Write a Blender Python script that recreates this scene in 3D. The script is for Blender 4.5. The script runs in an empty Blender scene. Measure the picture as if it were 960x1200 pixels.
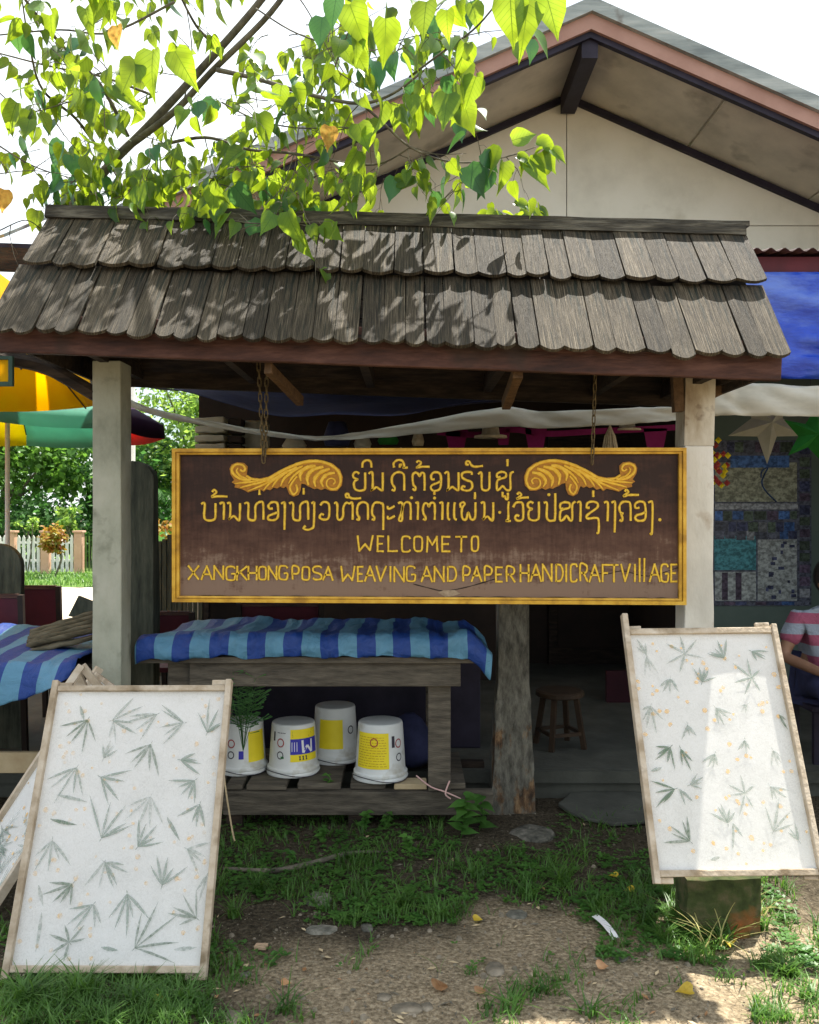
import bpy, math, random
from mathutils import Vector, Matrix, noise
random.seed(11)
R = random.uniform
S = bpy.context.scene
COL = S.collection

# ---------------------------------------------------------------- camera, world, sun, exposure
F = 1029.0; H = 1.55; HY = 600.0; CX = 480.0
cam_d = bpy.data.cameras.new('camera'); cam = bpy.data.objects.new('camera', cam_d); COL.objects.link(cam)
cam.location = (0, 0, H); cam.rotation_euler = (math.radians(90), 0, 0)
cam_d.sensor_fit = 'VERTICAL'; cam_d.sensor_height = 24; cam_d.lens = 24 * F / 1200
cam_d.clip_start = 0.05; cam_d.clip_end = 2000
S.camera = cam

SUN = Vector((0.245, 0.36, 1.0)).normalized()
EXPO = 1.38
w = bpy.data.worlds.new('World'); S.world = w; w.use_nodes = True
nt = w.node_tree; nt.nodes.clear()
sky = nt.nodes.new('ShaderNodeTexSky'); sky.sky_type = 'NISHITA'; sky.sun_disc = False
sky.sun_elevation = math.asin(SUN.z); sky.sun_rotation = math.atan2(SUN.x, SUN.y)
sky.dust_density = 2.0; sky.air_density = 1.0
tc = nt.nodes.new('ShaderNodeTexCoord')
cn = nt.nodes.new('ShaderNodeTexNoise'); cn.inputs['Scale'].default_value = 2.2; cn.inputs['Detail'].default_value = 6
cr = nt.nodes.new('ShaderNodeValToRGB'); cr.color_ramp.elements[0].position = .36; cr.color_ramp.elements[1].position = .56
mx = nt.nodes.new('ShaderNodeMix'); mx.data_type = 'RGBA'
bg = nt.nodes.new('ShaderNodeBackground'); bg.inputs['Strength'].default_value = 0.092
out = nt.nodes.new('ShaderNodeOutputWorld')
L = nt.links.new
L(tc.outputs['Generated'], cn.inputs['Vector']); L(cn.outputs['Fac'], cr.inputs['Fac'])
L(cr.outputs['Color'], mx.inputs['Factor']); L(sky.outputs['Color'], mx.inputs[6])
mx.inputs[7].default_value = (6.6, 7.0, 7.3, 1)          # sunlit thin cloud
L(mx.outputs[2], bg.inputs['Color']); L(bg.outputs[0], out.inputs['Surface'])
sd = bpy.data.lights.new('sun', 'SUN'); sd.energy = 5.0; sd.angle = math.radians(0.55); sd.color = (1, .95, .86)
so = bpy.data.objects.new('sun', sd); COL.objects.link(so); so.rotation_euler = (-SUN).to_track_quat('-Z', 'Y').to_euler()
so.location = (3, 4, 12)
S.view_settings.view_transform = 'Standard'; S.view_settings.look = 'None'
S.view_settings.gamma = 1; S.view_settings.exposure = EXPO; S.view_settings.use_curve_mapping = False

# ---------------------------------------------------------------- helpers
def W(px, py, Y):
    return Vector(((px - CX) * Y / F, Y, H + (HY - py) * Y / F))

class MB:
    def __init__(s): s.v = []; s.f = []; s.m = []; s.mi = 0
    def add(s, vs, fs):
        b = len(s.v); s.v += [Vector(p) for p in vs]
        for f in fs: s.f.append(tuple(i + b for i in f)); s.m.append(s.mi)
        return s
    def box(s, a, b):
        x0, y0, z0 = a; x1, y1, z1 = b
        return s.hexa([(x0,y0,z0),(x1,y0,z0),(x1,y1,z0),(x0,y1,z0),(x0,y0,z1),(x1,y0,z1),(x1,y1,z1),(x0,y1,z1)])
    def hexa(s, p):
        return s.add(p, [(0,3,2,1),(4,5,6,7),(0,1,5,4),(1,2,6,5),(2,3,7,6),(3,0,4,7)])
    def bar(s, a, b, w, t, up=Vector((0,0,1)), w2=None, seg=1, jit=0):
        """beam of width w (sideways) and thickness t (along up) from a to b"""
        a = Vector(a); b = Vector(b); d = (b - a).normalized(); up = Vector(up)
        sd_ = d.cross(up).normalized(); u = sd_.cross(d).normalized(); w2 = w2 or w
        vs = []; fs = []
        for i in range(seg + 1):
            k = i / seg; c = a.lerp(b, k); ww = w + (w2 - w) * k
            j = [Vector((R(-jit, jit), R(-jit, jit), R(-jit, jit))) for _ in range(4)]
            vs += [c - sd_*ww/2 - u*t/2 + j[0], c + sd_*ww/2 - u*t/2 + j[1], c + sd_*ww/2 + u*t/2 + j[2], c - sd_*ww/2 + u*t/2 + j[3]]
            if i:
                o = (i - 1) * 4
                for q in range(4): fs.append((o+q, o+(q+1)%4, o+4+(q+1)%4, o+4+q))
        n = seg * 4
        fs += [(3,2,1,0), (n,n+1,n+2,n+3)]
        return s.add(vs, fs)
    def tube(s, pts, rad, n=8, cap=True):
        pts = [Vector(p) for p in pts]
        if not isinstance(rad, (list, tuple)): rad = [rad] * len(pts)
        vs = []; fs = []; prev = None
        for i, p in enumerate(pts):
            d = (pts[min(i+1, len(pts)-1)] - pts[max(i-1, 0)])
            d = d.normalized() if d.length > 1e-9 else Vector((0,0,1))
            if prev is None:
                a = d.orthogonal().normalized()
            else:
                a = (prev - d * prev.dot(d)); a = a.normalized() if a.length > 1e-6 else d.orthogonal().normalized()
            prev = a; b = d.cross(a)
            for k in range(n):
                t = 2*math.pi*k/n; vs.append(p + (a*math.cos(t) + b*math.sin(t))*rad[i])
            if i:
                o = (i-1)*n
                for k in range(n): fs.append((o+k, o+(k+1)%n, o+n+(k+1)%n, o+n+k))
        if cap: fs += [tuple(range(n))[::-1], tuple(range((len(pts)-1)*n, len(pts)*n))]
        return s.add(vs, fs)
    def prism(s, poly, d):
        """poly: list of 3d points (planar), extruded by vector d"""
        n = len(poly); d = Vector(d); P = [Vector(p) for p in poly]
        return s.add(P + [p + d for p in P], [tuple(range(n))[::-1], tuple(range(n, 2*n))] + [(i, (i+1)%n, (i+1)%n+n, i+n) for i in range(n)])
    def lathe(s, c, prof, n=24):
        c = Vector(c); vs = []; fs = []
        for i, (r, z) in enumerate(prof):
            for k in range(n):
                t = 2*math.pi*k/n; vs.append(c + Vector((r*math.cos(t), r*math.sin(t), z)))
            if i:
                o = (i-1)*n
                for k in range(n): fs.append((o+k, o+(k+1)%n, o+n+(k+1)%n, o+n+k))
        fs += [tuple(range(n))[::-1], tuple(range((len(prof)-1)*n, len(prof)*n))]
        return s.add(vs, fs)

def spline(pts, k=6):
    pts = [Vector(p) for p in pts]
    if len(pts) < 3: return pts
    o = []
    for i in range(len(pts)-1):
        p0 = pts[max(i-1,0)]; p1 = pts[i]; p2 = pts[i+1]; p3 = pts[min(i+2,len(pts)-1)]
        for j in range(k):
            t = j/k
            o.append(.5*((2*p1)+(p2-p0)*t+(2*p0-5*p1+4*p2-p3)*t*t+(3*p1-p0-3*p2+p3)*t**3))
    o.append(pts[-1]); return o

def tag(o, label=None, cat=None, group=None, kind=None):
    if label: o['label'] = label
    if cat: o['category'] = cat
    if group: o['group'] = group
    if kind: o['kind'] = kind
    return o
def thing(name, label, cat, loc=(0,0,0), group=None):
    o = bpy.data.objects.new(name, None); o.empty_display_size = .1; COL.objects.link(o); o.location = loc
    return tag(o, label, cat, group)
def wloc(o):
    v = Vector((0,0,0))
    while o is not None: v += o.location; o = o.parent
    return v
def obj(name, mb, mats, parent=None, smooth=False, origin=None, bevel=0, kind=None):
    if not isinstance(mats, (list, tuple)): mats = [mats]
    if parent is not None: base = wloc(parent); loc = Vector((0,0,0))
    else: base = Vector(origin) if origin is not None else Vector((0,0,0)); loc = base
    me = bpy.data.meshes.new(name)
    me.from_pydata([tuple(v - base) for v in mb.v], [], mb.f)
    for m in mats: me.materials.append(m)
    if len(mats) > 1: me.polygons.foreach_set('material_index', mb.m)
    if smooth: me.polygons.foreach_set('use_smooth', [True]*len(mb.f))
    me.update()
    o = bpy.data.objects.new(name, me); COL.objects.link(o); o.location = loc
    if parent is not None: o.parent = parent
    if bevel:
        b = o.modifiers.new('bevel', 'BEVEL'); b.width = bevel; b.segments = 2; b.limit_method = 'ANGLE'; b.angle_limit = .6
    if kind: o['kind'] = kind
    return o
def inst(name, me, M, parent, loc_thing):
    o = bpy.data.objects.new(name, me); COL.objects.link(o)
    if parent is not None: o.parent = parent
    o.matrix_local = Matrix.Translation(-loc_thing) @ M
    return o

# ---------------------------------------------------------------- materials
def newmat(name):
    m = bpy.data.materials.new(name); m.use_nodes = True
    return m, m.node_tree, m.node_tree.nodes['Principled BSDF']
def ramp(nt, cols, pos=None):
    r = nt.nodes.new('ShaderNodeValToRGB'); e = r.color_ramp.elements
    n = len(cols); pos = pos or [i/(n-1) for i in range(n)]
    while len(e) < n: e.new(.5)
    for i in range(n): e[i].position = pos[i]; e[i].color = (*cols[i], 1)
    return r
def noisy(name, cols, scale=8, stretch=(1,1,1), rough=.85, bump=.2, bscale=None, detail=6, pos=None, rnd=0, coord='Object', spec=.3, trans=0, metal=0, bdist=.01, dirt=None):
    """general weathered surface: noise colours, fine relief, optional per-object tint"""
    m, nt, P = newmat(name); N = nt.nodes.new; L = nt.links.new
    tc = N('ShaderNodeTexCoord'); mp = N('ShaderNodeMapping'); mp.inputs['Scale'].default_value = stretch
    L(tc.outputs[coord], mp.inputs['Vector'])
    vec = mp.outputs[0]
    oi = N('ShaderNodeObjectInfo')
    if rnd:
        ad = N('ShaderNodeVectorMath'); ad.operation = 'ADD'
        cb = N('ShaderNodeCombineXYZ'); ml = N('ShaderNodeMath'); ml.operation = 'MULTIPLY'; ml.inputs[1].default_value = 37
        L(oi.outputs['Random'], ml.inputs[0])
        for i in range(3): L(ml.outputs[0], cb.inputs[i])
        L(vec, ad.inputs[0]); L(cb.outputs[0], ad.inputs[1]); vec = ad.outputs[0]
    n1 = N('ShaderNodeTexNoise'); n1.inputs['Scale'].default_value = scale; n1.inputs['Detail'].default_value = detail
    n1.inputs['Roughness'].default_value = .62
    L(vec, n1.inputs['Vector'])
    if pos is None:
        k = len(cols); pos = [.32 + .36*i/(k-1) for i in range(k)]
    r = ramp(nt, cols, pos); L(n1.outputs['Fac'], r.inputs['Fac']); colr = r.outputs['Color']
    if dirt:
        n3 = N('ShaderNodeTexNoise'); n3.inputs['Scale'].default_value = dirt[1]; n3.inputs['Detail'].default_value = 5
        L(tc.outputs[coord], n3.inputs['Vector'])
        r3 = ramp(nt, [(0,0,0),(1,1,1)], [dirt[2], dirt[2]+.12]); L(n3.outputs['Fac'], r3.inputs['Fac'])
        mx = N('ShaderNodeMix'); mx.data_type = 'RGBA'; L(r3.outputs[0], mx.inputs[0]); L(colr, mx.inputs[6]); mx.inputs[7].default_value = (*dirt[0], 1)
        colr = mx.outputs[2]
    if rnd:
        hs = N('ShaderNodeHueSaturation'); mr = N('ShaderNodeMapRange'); mr.inputs[3].default_value = 1-rnd; mr.inputs[4].default_value = 1+rnd
        L(oi.outputs['Random'], mr.inputs[0]); L(mr.outputs[0], hs.inputs['Value']); L(colr, hs.inputs['Color']); colr = hs.outputs[0]
    L(colr, P.inputs['Base Color'])
    P.inputs['Roughness'].default_value = rough; P.inputs['Specular IOR Level'].default_value = spec; P.inputs['Metallic'].default_value = metal
    if bump:
        n2 = N('ShaderNodeTexNoise'); n2.inputs['Scale'].default_value = bscale or scale*4; n2.inputs['Detail'].default_value = 5
        L(vec, n2.inputs['Vector'])
        b = N('ShaderNodeBump'); b.inputs['Strength'].default_value = bump; b.inputs['Distance'].default_value = bdist
        L(n2.outputs['Fac'], b.inputs['Height']); L(b.outputs[0], P.inputs['Normal'])
    if trans:
        t = N('ShaderNodeBsdfTranslucent'); L(colr, t.inputs['Color']); ms = N('ShaderNodeMixShader'); ms.inputs[0].default_value = trans
        o = nt.nodes['Material Output']; L(P.outputs[0], ms.inputs[1]); L(t.outputs[0], ms.inputs[2]); L(ms.outputs[0], o.inputs['Surface'])
    return m
def leafmat(name, c1, c2, trans=.55, tc_=None, rough=.45, rnd=.3, scale=30, veins=False):
    """leaf: front colour c1-c2 over the crown, brighter when lit from behind"""
    m, nt, P = newmat(name); N = nt.nodes.new; L = nt.links.new
    tc = N('ShaderNodeTexCoord'); geo = N('ShaderNodeNewGeometry')
    n1 = N('ShaderNodeTexNoise'); n1.inputs['Scale'].default_value = scale; n1.inputs['Detail'].default_value = 2
    L(geo.outputs['Position'], n1.inputs['Vector'])
    r = ramp(nt, [c1, c2], [.35, .65]); L(n1.outputs['Fac'], r.inputs['Fac'])
    vein = None
    if veins:
        uv = N('ShaderNodeUVMap'); sx = N('ShaderNodeSeparateXYZ'); L(uv.outputs[0], sx.inputs[0])
        def mth(op, a, b=None, c=None):
            n = N('ShaderNodeMath'); n.operation = op
            for i, v in enumerate((a, b, c)):
                if v is None: continue
                if isinstance(v, (int, float)): n.inputs[i].default_value = v
                else: L(v, n.inputs[i])
            return n.outputs[0]
        ax = mth('ABSOLUTE', mth('SUBTRACT', sx.outputs['X'], .5))
        mid = mth('LESS_THAN', ax, .014)
        fr = mth('FRACT', mth('MULTIPLY', mth('SUBTRACT', sx.outputs['Y'], mth('MULTIPLY', ax, .8)), 7))
        side = mth('LESS_THAN', fr, .11)
        vein = mth('MAXIMUM', mid, mth('MULTIPLY', side, .55))
    oi = N('ShaderNodeObjectInfo'); hs = N('ShaderNodeHueSaturation'); mr = N('ShaderNodeMapRange')
    mr.inputs[3].default_value = 1-rnd; mr.inputs[4].default_value = 1+rnd
    L(oi.outputs['Random'], mr.inputs[0]); L(mr.outputs[0], hs.inputs['Value']); L(r.outputs[0], hs.inputs['Color'])
    L(hs.outputs[0], P.inputs['Base Color']); P.inputs['Roughness'].default_value = rough; P.inputs['Specular IOR Level'].default_value = .35
    t = N('ShaderNodeBsdfTranslucent')
    tcx = tc_ or tuple(min(1, v*2.2) for v in c2)
    rt = ramp(nt, [tuple(v*.32 for v in tcx), tcx, tuple(min(1, v*1.45+.03) for v in tcx)], [.3,.52,.75])
    n4 = N('ShaderNodeTexNoise'); n4.inputs['Scale'].default_value = scale*1.7; L(geo.outputs['Position'], n4.inputs['Vector']); L(n4.outputs['Fac'], rt.inputs['Fac'])
    tcol = rt.outputs[0]
    if vein:
        mv = N('ShaderNodeMix'); mv.data_type = 'RGBA'; L(vein, mv.inputs[0]); L(tcol, mv.inputs[6]); mv.inputs[7].default_value = (tcx[0]*.45, tcx[1]*.5, tcx[2]*.5, 1); tcol = mv.outputs[2]
    L(tcol, t.inputs['Color'])
    ms = N('ShaderNodeMixShader'); ms.inputs[0].default_value = trans
    o = nt.nodes['Material Output']; L(P.outputs[0], ms.inputs[1]); L(t.outputs[0], ms.inputs[2]); L(ms.outputs[0], o.inputs['Surface'])
    return m

M = {}
M['shingle'] = noisy('weathered_shingle_wood', [(.010,.008,.005),(.045,.035,.021),(.17,.138,.092)], 5, (9,1.2,9), .66, .7, 16, rnd=.4, spec=.22, bdist=.006, dirt=((.016,.018,.012), 5, .53))
M['ridge'] = noisy('grey_ridge_wood', [(.02,.019,.015),(.06,.055,.043),(.15,.14,.11)], 6, (1,8,8), .8, .6, 20)
M['fascia'] = noisy('red_brown_beam', [(.022,.009,.007),(.06,.024,.016),(.11,.05,.035)], 5, (.8,4,4), .7, .5, 22, dirt=((.03,.02,.015), 3, .58))
M['darkwood'] = noisy('dark_wood', [(.008,.006,.005),(.024,.016,.011),(.05,.034,.022)], 6, (1,6,6), .8, .4)
M['warmwood'] = noisy('warm_bare_wood', [(.06,.032,.014),(.13,.075,.036)], 8, (4,4,4), .7, .3)
M['post_l'] = noisy('grey_green_concrete', [(.21,.22,.17),(.33,.34,.27),(.4,.4,.33)], 5, (1,1,.6), .9, .35, 60, dirt=((.13,.14,.10), 6, .6))
M['post_r'] = noisy('whitewashed_concrete', [(.5,.48,.42),(.62,.6,.53),(.7,.68,.62)], 4, (1,1,.5), .85, .25, 50, dirt=((.3,.22,.14), 5, .6))
M['post_top'] = noisy('bare_stained_concrete', [(.22,.16,.1),(.42,.36,.27),(.6,.56,.47)], 7, (1,1,.4), .9, .35, 40, dirt=((.13,.08,.05), 9, .6))
M['yellow'] = noisy('ochre_frame_paint', [(.36,.18,.012),(.58,.32,.022),(.68,.42,.05)], 14, (1,1,1), .5, .25, 60, spec=.4)
M['letter'] = noisy('yellow_letter_paint', [(.6,.36,.02),(.85,.58,.06)], 60, (1,1,1), .5, .2, 120)
M['letter_edge'] = noisy('letter_edge_paint', [(.28,.13,.012),(.5,.28,.02)], 60, rough=.5, bump=.2)
M['orn_lo'] = noisy('brown_gold_groove', [(.3,.12,.01),(.45,.2,.015)], 60, (1,1,1), .5, .2)
M['orn_hi'] = noisy('bright_gold_paint', [(.66,.36,.02),(.82,.52,.05)], 50, (1,1,1), .42, .2)
M['darkstool'] = noisy('dark_stool_wood', [(.025,.015,.008),(.05,.03,.016)], 8, rough=.7, bump=.3)
M['rust'] = noisy('rusty_chain', [(.07,.045,.02),(.2,.15,.07)], 80, rough=.6, bump=.3, metal=.4)
M['tray'] = noisy('pale_frame_wood', [(.3,.23,.15),(.46,.38,.28),(.58,.51,.41)], 9, (1,1,1), .75, .4, 60, rnd=.08, dirt=((.2,.15,.09), 10, .6))
M['concrete'] = noisy('floor_concrete', [(.05,.052,.043),(.09,.093,.077)], 4, rough=.9, bump=.3, bscale=40)
M['housewall'] = noisy('cream_sheet_wall', [(.66,.645,.54),(.77,.755,.64),(.81,.795,.69)], 1.6, (1,1,1), .9, .08, 30, dirt=((.46,.42,.31), 1.3, .62))
M['soffit'] = noisy('stained_soffit_sheet', [(.44,.42,.35),(.58,.55,.46),(.68,.64,.53)], 1.6, (1,1,1), .9, .1, 20, dirt=((.36,.34,.28), 2.5, .56))
M['pink'] = noisy('pink_barge_paint', [(.34,.2,.16),(.43,.265,.215)], 3, rough=.8, bump=.15)
M['flash'] = noisy('grey_blue_edge_paint', [(.17,.2,.2),(.3,.34,.33),(.42,.45,.43)], 3, (.5,4,4), .6, .3, dirt=((.13,.11,.09), 4, .62))
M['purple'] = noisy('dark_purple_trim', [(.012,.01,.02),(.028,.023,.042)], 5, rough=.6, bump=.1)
M['corr'] = noisy('corrugated_metal', [(.05,.02,.02),(.09,.035,.03)], 4, rough=.6, metal=0, bump=.1)
M['redboard'] = noisy('dark_red_board', [(.05,.007,.012),(.09,.012,.02)], 4, (1,1,1), .6, .2, rnd=.2)
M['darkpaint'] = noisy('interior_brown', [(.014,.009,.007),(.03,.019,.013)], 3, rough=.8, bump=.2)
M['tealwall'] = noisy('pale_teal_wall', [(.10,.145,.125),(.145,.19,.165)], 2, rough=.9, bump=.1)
M['orange_cloth'] = noisy('orange_canvas', [(.9,.58,.015),(.93,.68,.02)], 3, rough=.85, bump=.1, trans=.75)
M['slab'] = noisy('dark_weathered_board', [(.025,.028,.02),(.06,.065,.045),(.1,.1,.07)], 5, (4,4,.8), .85, .5, 20)
M['timber'] = noisy('grey_rotting_timber', [(.05,.047,.038),(.10,.095,.078),(.15,.14,.11)], 7, (4,4,.8), .9, .7, 40, dirt=((.17,.09,.035), 5, .60), bdist=.008)
M['tabwood'] = noisy('grey_table_wood', [(.045,.038,.029),(.09,.077,.058),(.14,.12,.09)], 6, (1,6,6), .85, .5, 24, rnd=.15)
M['stump'] = noisy('mossy_stump', [(.02,.028,.01),(.045,.06,.018),(.10,.085,.045)], 14, rough=.95, bump=.9, bscale=30, dirt=((.26,.09,.025), 5, .55))
M['bucket'] = noisy('white_bucket_plastic', [(.58,.6,.58),(.72,.74,.72)], 5, rough=.4, bump=.02, dirt=((.42,.39,.3), 7, .57))
M['lab_y'] = noisy('yellow_label', [(.75,.6,.02),(.85,.7,.03)], 8, rough=.45, bump=0)
M['lab_b'] = noisy('blue_label', [(.03,.03,.3),(.05,.05,.42)], 8, rough=.45, bump=0)
M['lab_w'] = noisy('white_print', [(.7,.7,.7),(.8,.8,.8)], 8, rough=.45, bump=0)
M['lab_k'] = noisy('dark_print', [(.03,.03,.04),(.06,.05,.07)], 8, rough=.45, bump=0)
M['lab_r'] = noisy('red_print', [(.3,.04,.04),(.4,.06,.05)], 8, rough=.45, bump=0)
M['lab_g'] = noisy('green_print', [(.03,.2,.06),(.05,.3,.08)], 8, rough=.45, bump=0)
M['bark'] = noisy('branch_bark', [(.05,.045,.035),(.13,.115,.085),(.2,.18,.13)], 14, (1,1,1), .85, .5, 50)
M['stone'] = noisy('grey_stone', [(.05,.05,.04),(.13,.125,.10),(.24,.22,.18)], 22, rough=.9, bump=.5, rnd=.25)
M['pebble'] = noisy('pebbles', [(.05,.045,.034),(.17,.145,.105),(.33,.28,.21)], 9, rough=.9, bump=.3, coord='Object')
M['white'] = noisy('white_paint', [(.68,.68,.66),(.8,.8,.78)], 6, rough=.6, bump=.05)
M['peach'] = noisy('peach_pillar_paint', [(.55,.32,.22),(.66,.42,.3)], 4, rough=.85, bump=.1)
M['skin'] = noisy('skin', [(.17,.09,.055),(.23,.13,.08)], 8, rough=.55, bump=.05)
M['hair'] = noisy('black_hair', [(.008,.007,.007),(.02,.016,.015)], 40, (1,1,6), .4, .4)
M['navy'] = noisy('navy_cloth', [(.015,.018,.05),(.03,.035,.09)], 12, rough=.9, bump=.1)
M['bluemask'] = noisy('blue_cloth', [(.02,.04,.22),(.03,.06,.32)], 12, rough=.8, bump=.1)
M['magenta'] = noisy('magenta_cloth', [(.16,.005,.06),(.24,.01,.1)], 6, rough=.8, bump=.1, trans=.3)
M['straw'] = noisy('straw', [(.35,.28,.17),(.5,.43,.3)], 40, rough=.9, bump=.4)
M['paperstar'] = noisy('cream_lantern_paper', [(.42,.4,.3),(.52,.5,.4)], 10, rough=.9, bump=.1, trans=.4)
M['greenstar'] = noisy('green_lantern_paper', [(.02,.16,.02),(.03,.25,.04)], 10, rough=.8, bump=.1, trans=.4)
M['trim_g'] = noisy('blue_green_frame', [(.02,.05,.04),(.04,.08,.06)], 8, rough=.7, bump=.1)
M['bundle'] = noisy('brown_folded_canvas', [(.035,.03,.018),(.09,.075,.045),(.14,.12,.08)], 10, (1,3,3), .9, .6, 25)
M['palecloth'] = noisy('pale_awning_cloth', [(.5,.5,.44),(.64,.63,.56),(.7,.69,.62)], 3, (1,1,3), .85, .25, 9, trans=.35)
M['sawn'] = noisy('pale_sawn_wood', [(.4,.3,.17),(.52,.42,.26)], 10, rough=.85, bump=.3)
M['dryleaf_y'] = leafmat('fallen_yellow_leaf', (.6,.38,.03), (.7,.5,.06), .3)
M['dryleaf_b'] = leafmat('fallen_brown_leaf', (.28,.14,.06), (.42,.24,.12), .2)
M['pinkstring'] = noisy('pink_string', [(.5,.3,.28),(.6,.4,.36)], 20, rough=.9, bump=0)

# paper with fibres
def papermat():
    m, nt, P = newmat('mulberry_paper'); N = nt.nodes.new; L = nt.links.new
    tc = N('ShaderNodeTexCoord')
    n1 = N('ShaderNodeTexNoise'); n1.inputs['Scale'].default_value = 5; n1.inputs['Detail'].default_value = 8; n1.inputs['Roughness'].default_value = .75
    n2 = N('ShaderNodeTexNoise'); n2.inputs['Scale'].default_value = 70; n2.inputs['Detail'].default_value = 6; n2.inputs['Distortion'].default_value = 3
    L(tc.outputs['Object'], n1.inputs['Vector']); L(tc.outputs['Object'], n2.inputs['Vector'])
    mm = N('ShaderNodeMath'); mm.operation = 'ADD'; L(n1.outputs['Fac'], mm.inputs[0]); L(n2.outputs['Fac'], mm.inputs[1])
    r = ramp(nt, [(.80,.795,.76),(.91,.905,.87),(.97,.965,.94)], [.38, .50, .62]); 
    hf = N('ShaderNodeMath'); hf.operation = 'MULTIPLY'; hf.inputs[1].default_value = .5; L(mm.outputs[0], hf.inputs[0])
    L(hf.outputs[0], r.inputs['Fac']); L(r.outputs[0], P.inputs['Base Color']); P.inputs['Roughness'].default_value = .9; P.inputs['Specular IOR Level'].default_value = .15
    b = N('ShaderNodeBump'); b.inputs['Strength'].default_value = .35; b.inputs['Distance'].default_value = .003; L(hf.outputs[0], b.inputs['Height']); L(b.outputs[0], P.inputs['Normal'])
    t = N('ShaderNodeBsdfTranslucent'); L(r.outputs[0], t.inputs['Color']); ms = N('ShaderNodeMixShader'); ms.inputs[0].default_value = .35
    o = nt.nodes['Material Output']; L(P.outputs[0], ms.inputs[1]); L(t.outputs[0], ms.inputs[2]); L(ms.outputs[0], o.inputs['Surface'])
    return m
M['paper'] = papermat()
def pressed(name, c, op):
    m, nt, P = newmat(name); N = nt.nodes.new; L = nt.links.new
    tc = N('ShaderNodeTexCoord'); n1 = N('ShaderNodeTexNoise'); n1.inputs['Scale'].default_value = 90; n1.inputs['Detail'].default_value = 5
    L(tc.outputs['Object'], n1.inputs['Vector'])
    P.inputs['Base Color'].default_value = (*c, 1); P.inputs['Roughness'].default_value = .9; P.inputs['Specular IOR Level'].default_value = .1
    t = N('ShaderNodeBsdfTransparent'); ms = N('ShaderNodeMixShader')
    oi = N('ShaderNodeObjectInfo')
    r = N('ShaderNodeMapRange'); r.inputs[1].default_value = .3; r.inputs[2].default_value = .7; r.inputs[3].default_value = op-.25; r.inputs[4].default_value = op+.2
    L(n1.outputs['Fac'], r.inputs[0])
    a = N('ShaderNodeMath'); a.operation = 'MULTIPLY_ADD'; a.inputs[1].default_value = .4; a.use_clamp = True
    L(oi.outputs['Random'], a.inputs[0]); sb = N('ShaderNodeMath'); sb.operation = 'SUBTRACT'; sb.inputs[1].default_value = .2; L(r.outputs[0], sb.inputs[0]); L(sb.outputs[0], a.inputs[2])
    L(a.outputs[0], ms.inputs[0]); o = nt.nodes['Material Output']; L(t.outputs[0], ms.inputs[1]); L(P.outputs[0], ms.inputs[2]); L(ms.outputs[0], o.inputs['Surface'])
    return m
M['sprig'] = pressed('pressed_bamboo_leaf', (.26,.32,.27), .5)
M['sprig_dark'] = pressed('pressed_bamboo_leaf_dark', (.14,.2,.14), .62)
M['petal'] = pressed('pressed_orange_petal', (.88,.55,.2), .42)

def timbermat():
    m, nt, P = newmat('grey_rotting_timber_post'); N = nt.nodes.new; L = nt.links.new
    tc = N('ShaderNodeTexCoord'); sp = N('ShaderNodeSeparateXYZ'); L(tc.outputs['Object'], sp.inputs[0])
    mp = N('ShaderNodeMapping'); mp.inputs['Scale'].default_value = (3,3,1.0); L(tc.outputs['Object'], mp.inputs[0])
    n1 = N('ShaderNodeTexNoise'); n1.inputs['Scale'].default_value = 12; n1.inputs['Detail'].default_value = 8; n1.inputs['Roughness'].default_value = .7; L(mp.outputs[0], n1.inputs['Vector'])
    r1 = ramp(nt, [(.05,.047,.037),(.115,.108,.085),(.19,.18,.145)], [.35,.5,.66]); L(n1.outputs['Fac'], r1.inputs['Fac'])
    n2 = N('ShaderNodeTexNoise'); n2.inputs['Scale'].default_value = 6; n2.inputs['Detail'].default_value = 6; n2.inputs['Roughness'].default_value = .65
    mp2 = N('ShaderNodeMapping'); mp2.inputs['Scale'].default_value = (1.6,1.6,.8); L(tc.outputs['Object'], mp2.inputs[0]); L(mp2.outputs[0], n2.inputs['Vector'])
    mr = N('ShaderNodeMapRange'); mr.inputs[1].default_value = .45; mr.inputs[2].default_value = .62; mr.inputs[3].default_value = .0; mr.inputs[4].default_value = -.5; L(sp.outputs['Z'], mr.inputs[0])
    a = N('ShaderNodeMath'); a.operation = 'ADD'; L(n2.outputs['Fac'], a.inputs[0]); L(mr.outputs[0], a.inputs[1])
    rr = ramp(nt, [(0,0,0),(1,1,1)], [.5,.58]); L(a.outputs[0], rr.inputs['Fac'])
    r2 = ramp(nt, [(.03,.018,.01),(.11,.06,.028),(.27,.17,.085)], [.38,.5,.66]); L(n1.outputs['Fac'], r2.inputs['Fac'])
    mx = N('ShaderNodeMix'); mx.data_type = 'RGBA'; L(rr.outputs[0], mx.inputs[0]); L(r1.outputs[0], mx.inputs[6]); L(r2.outputs[0], mx.inputs[7]); L(mx.outputs[2], P.inputs['Base Color'])
    P.inputs['Roughness'].default_value = .92
    b = N('ShaderNodeBump'); b.inputs['Strength'].default_value = .9; b.inputs['Distance'].default_value = .01; L(n1.outputs['Fac'], b.inputs['Height']); L(b.outputs[0], P.inputs['Normal'])
    return m
M['timberpost'] = timbermat()
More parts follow.
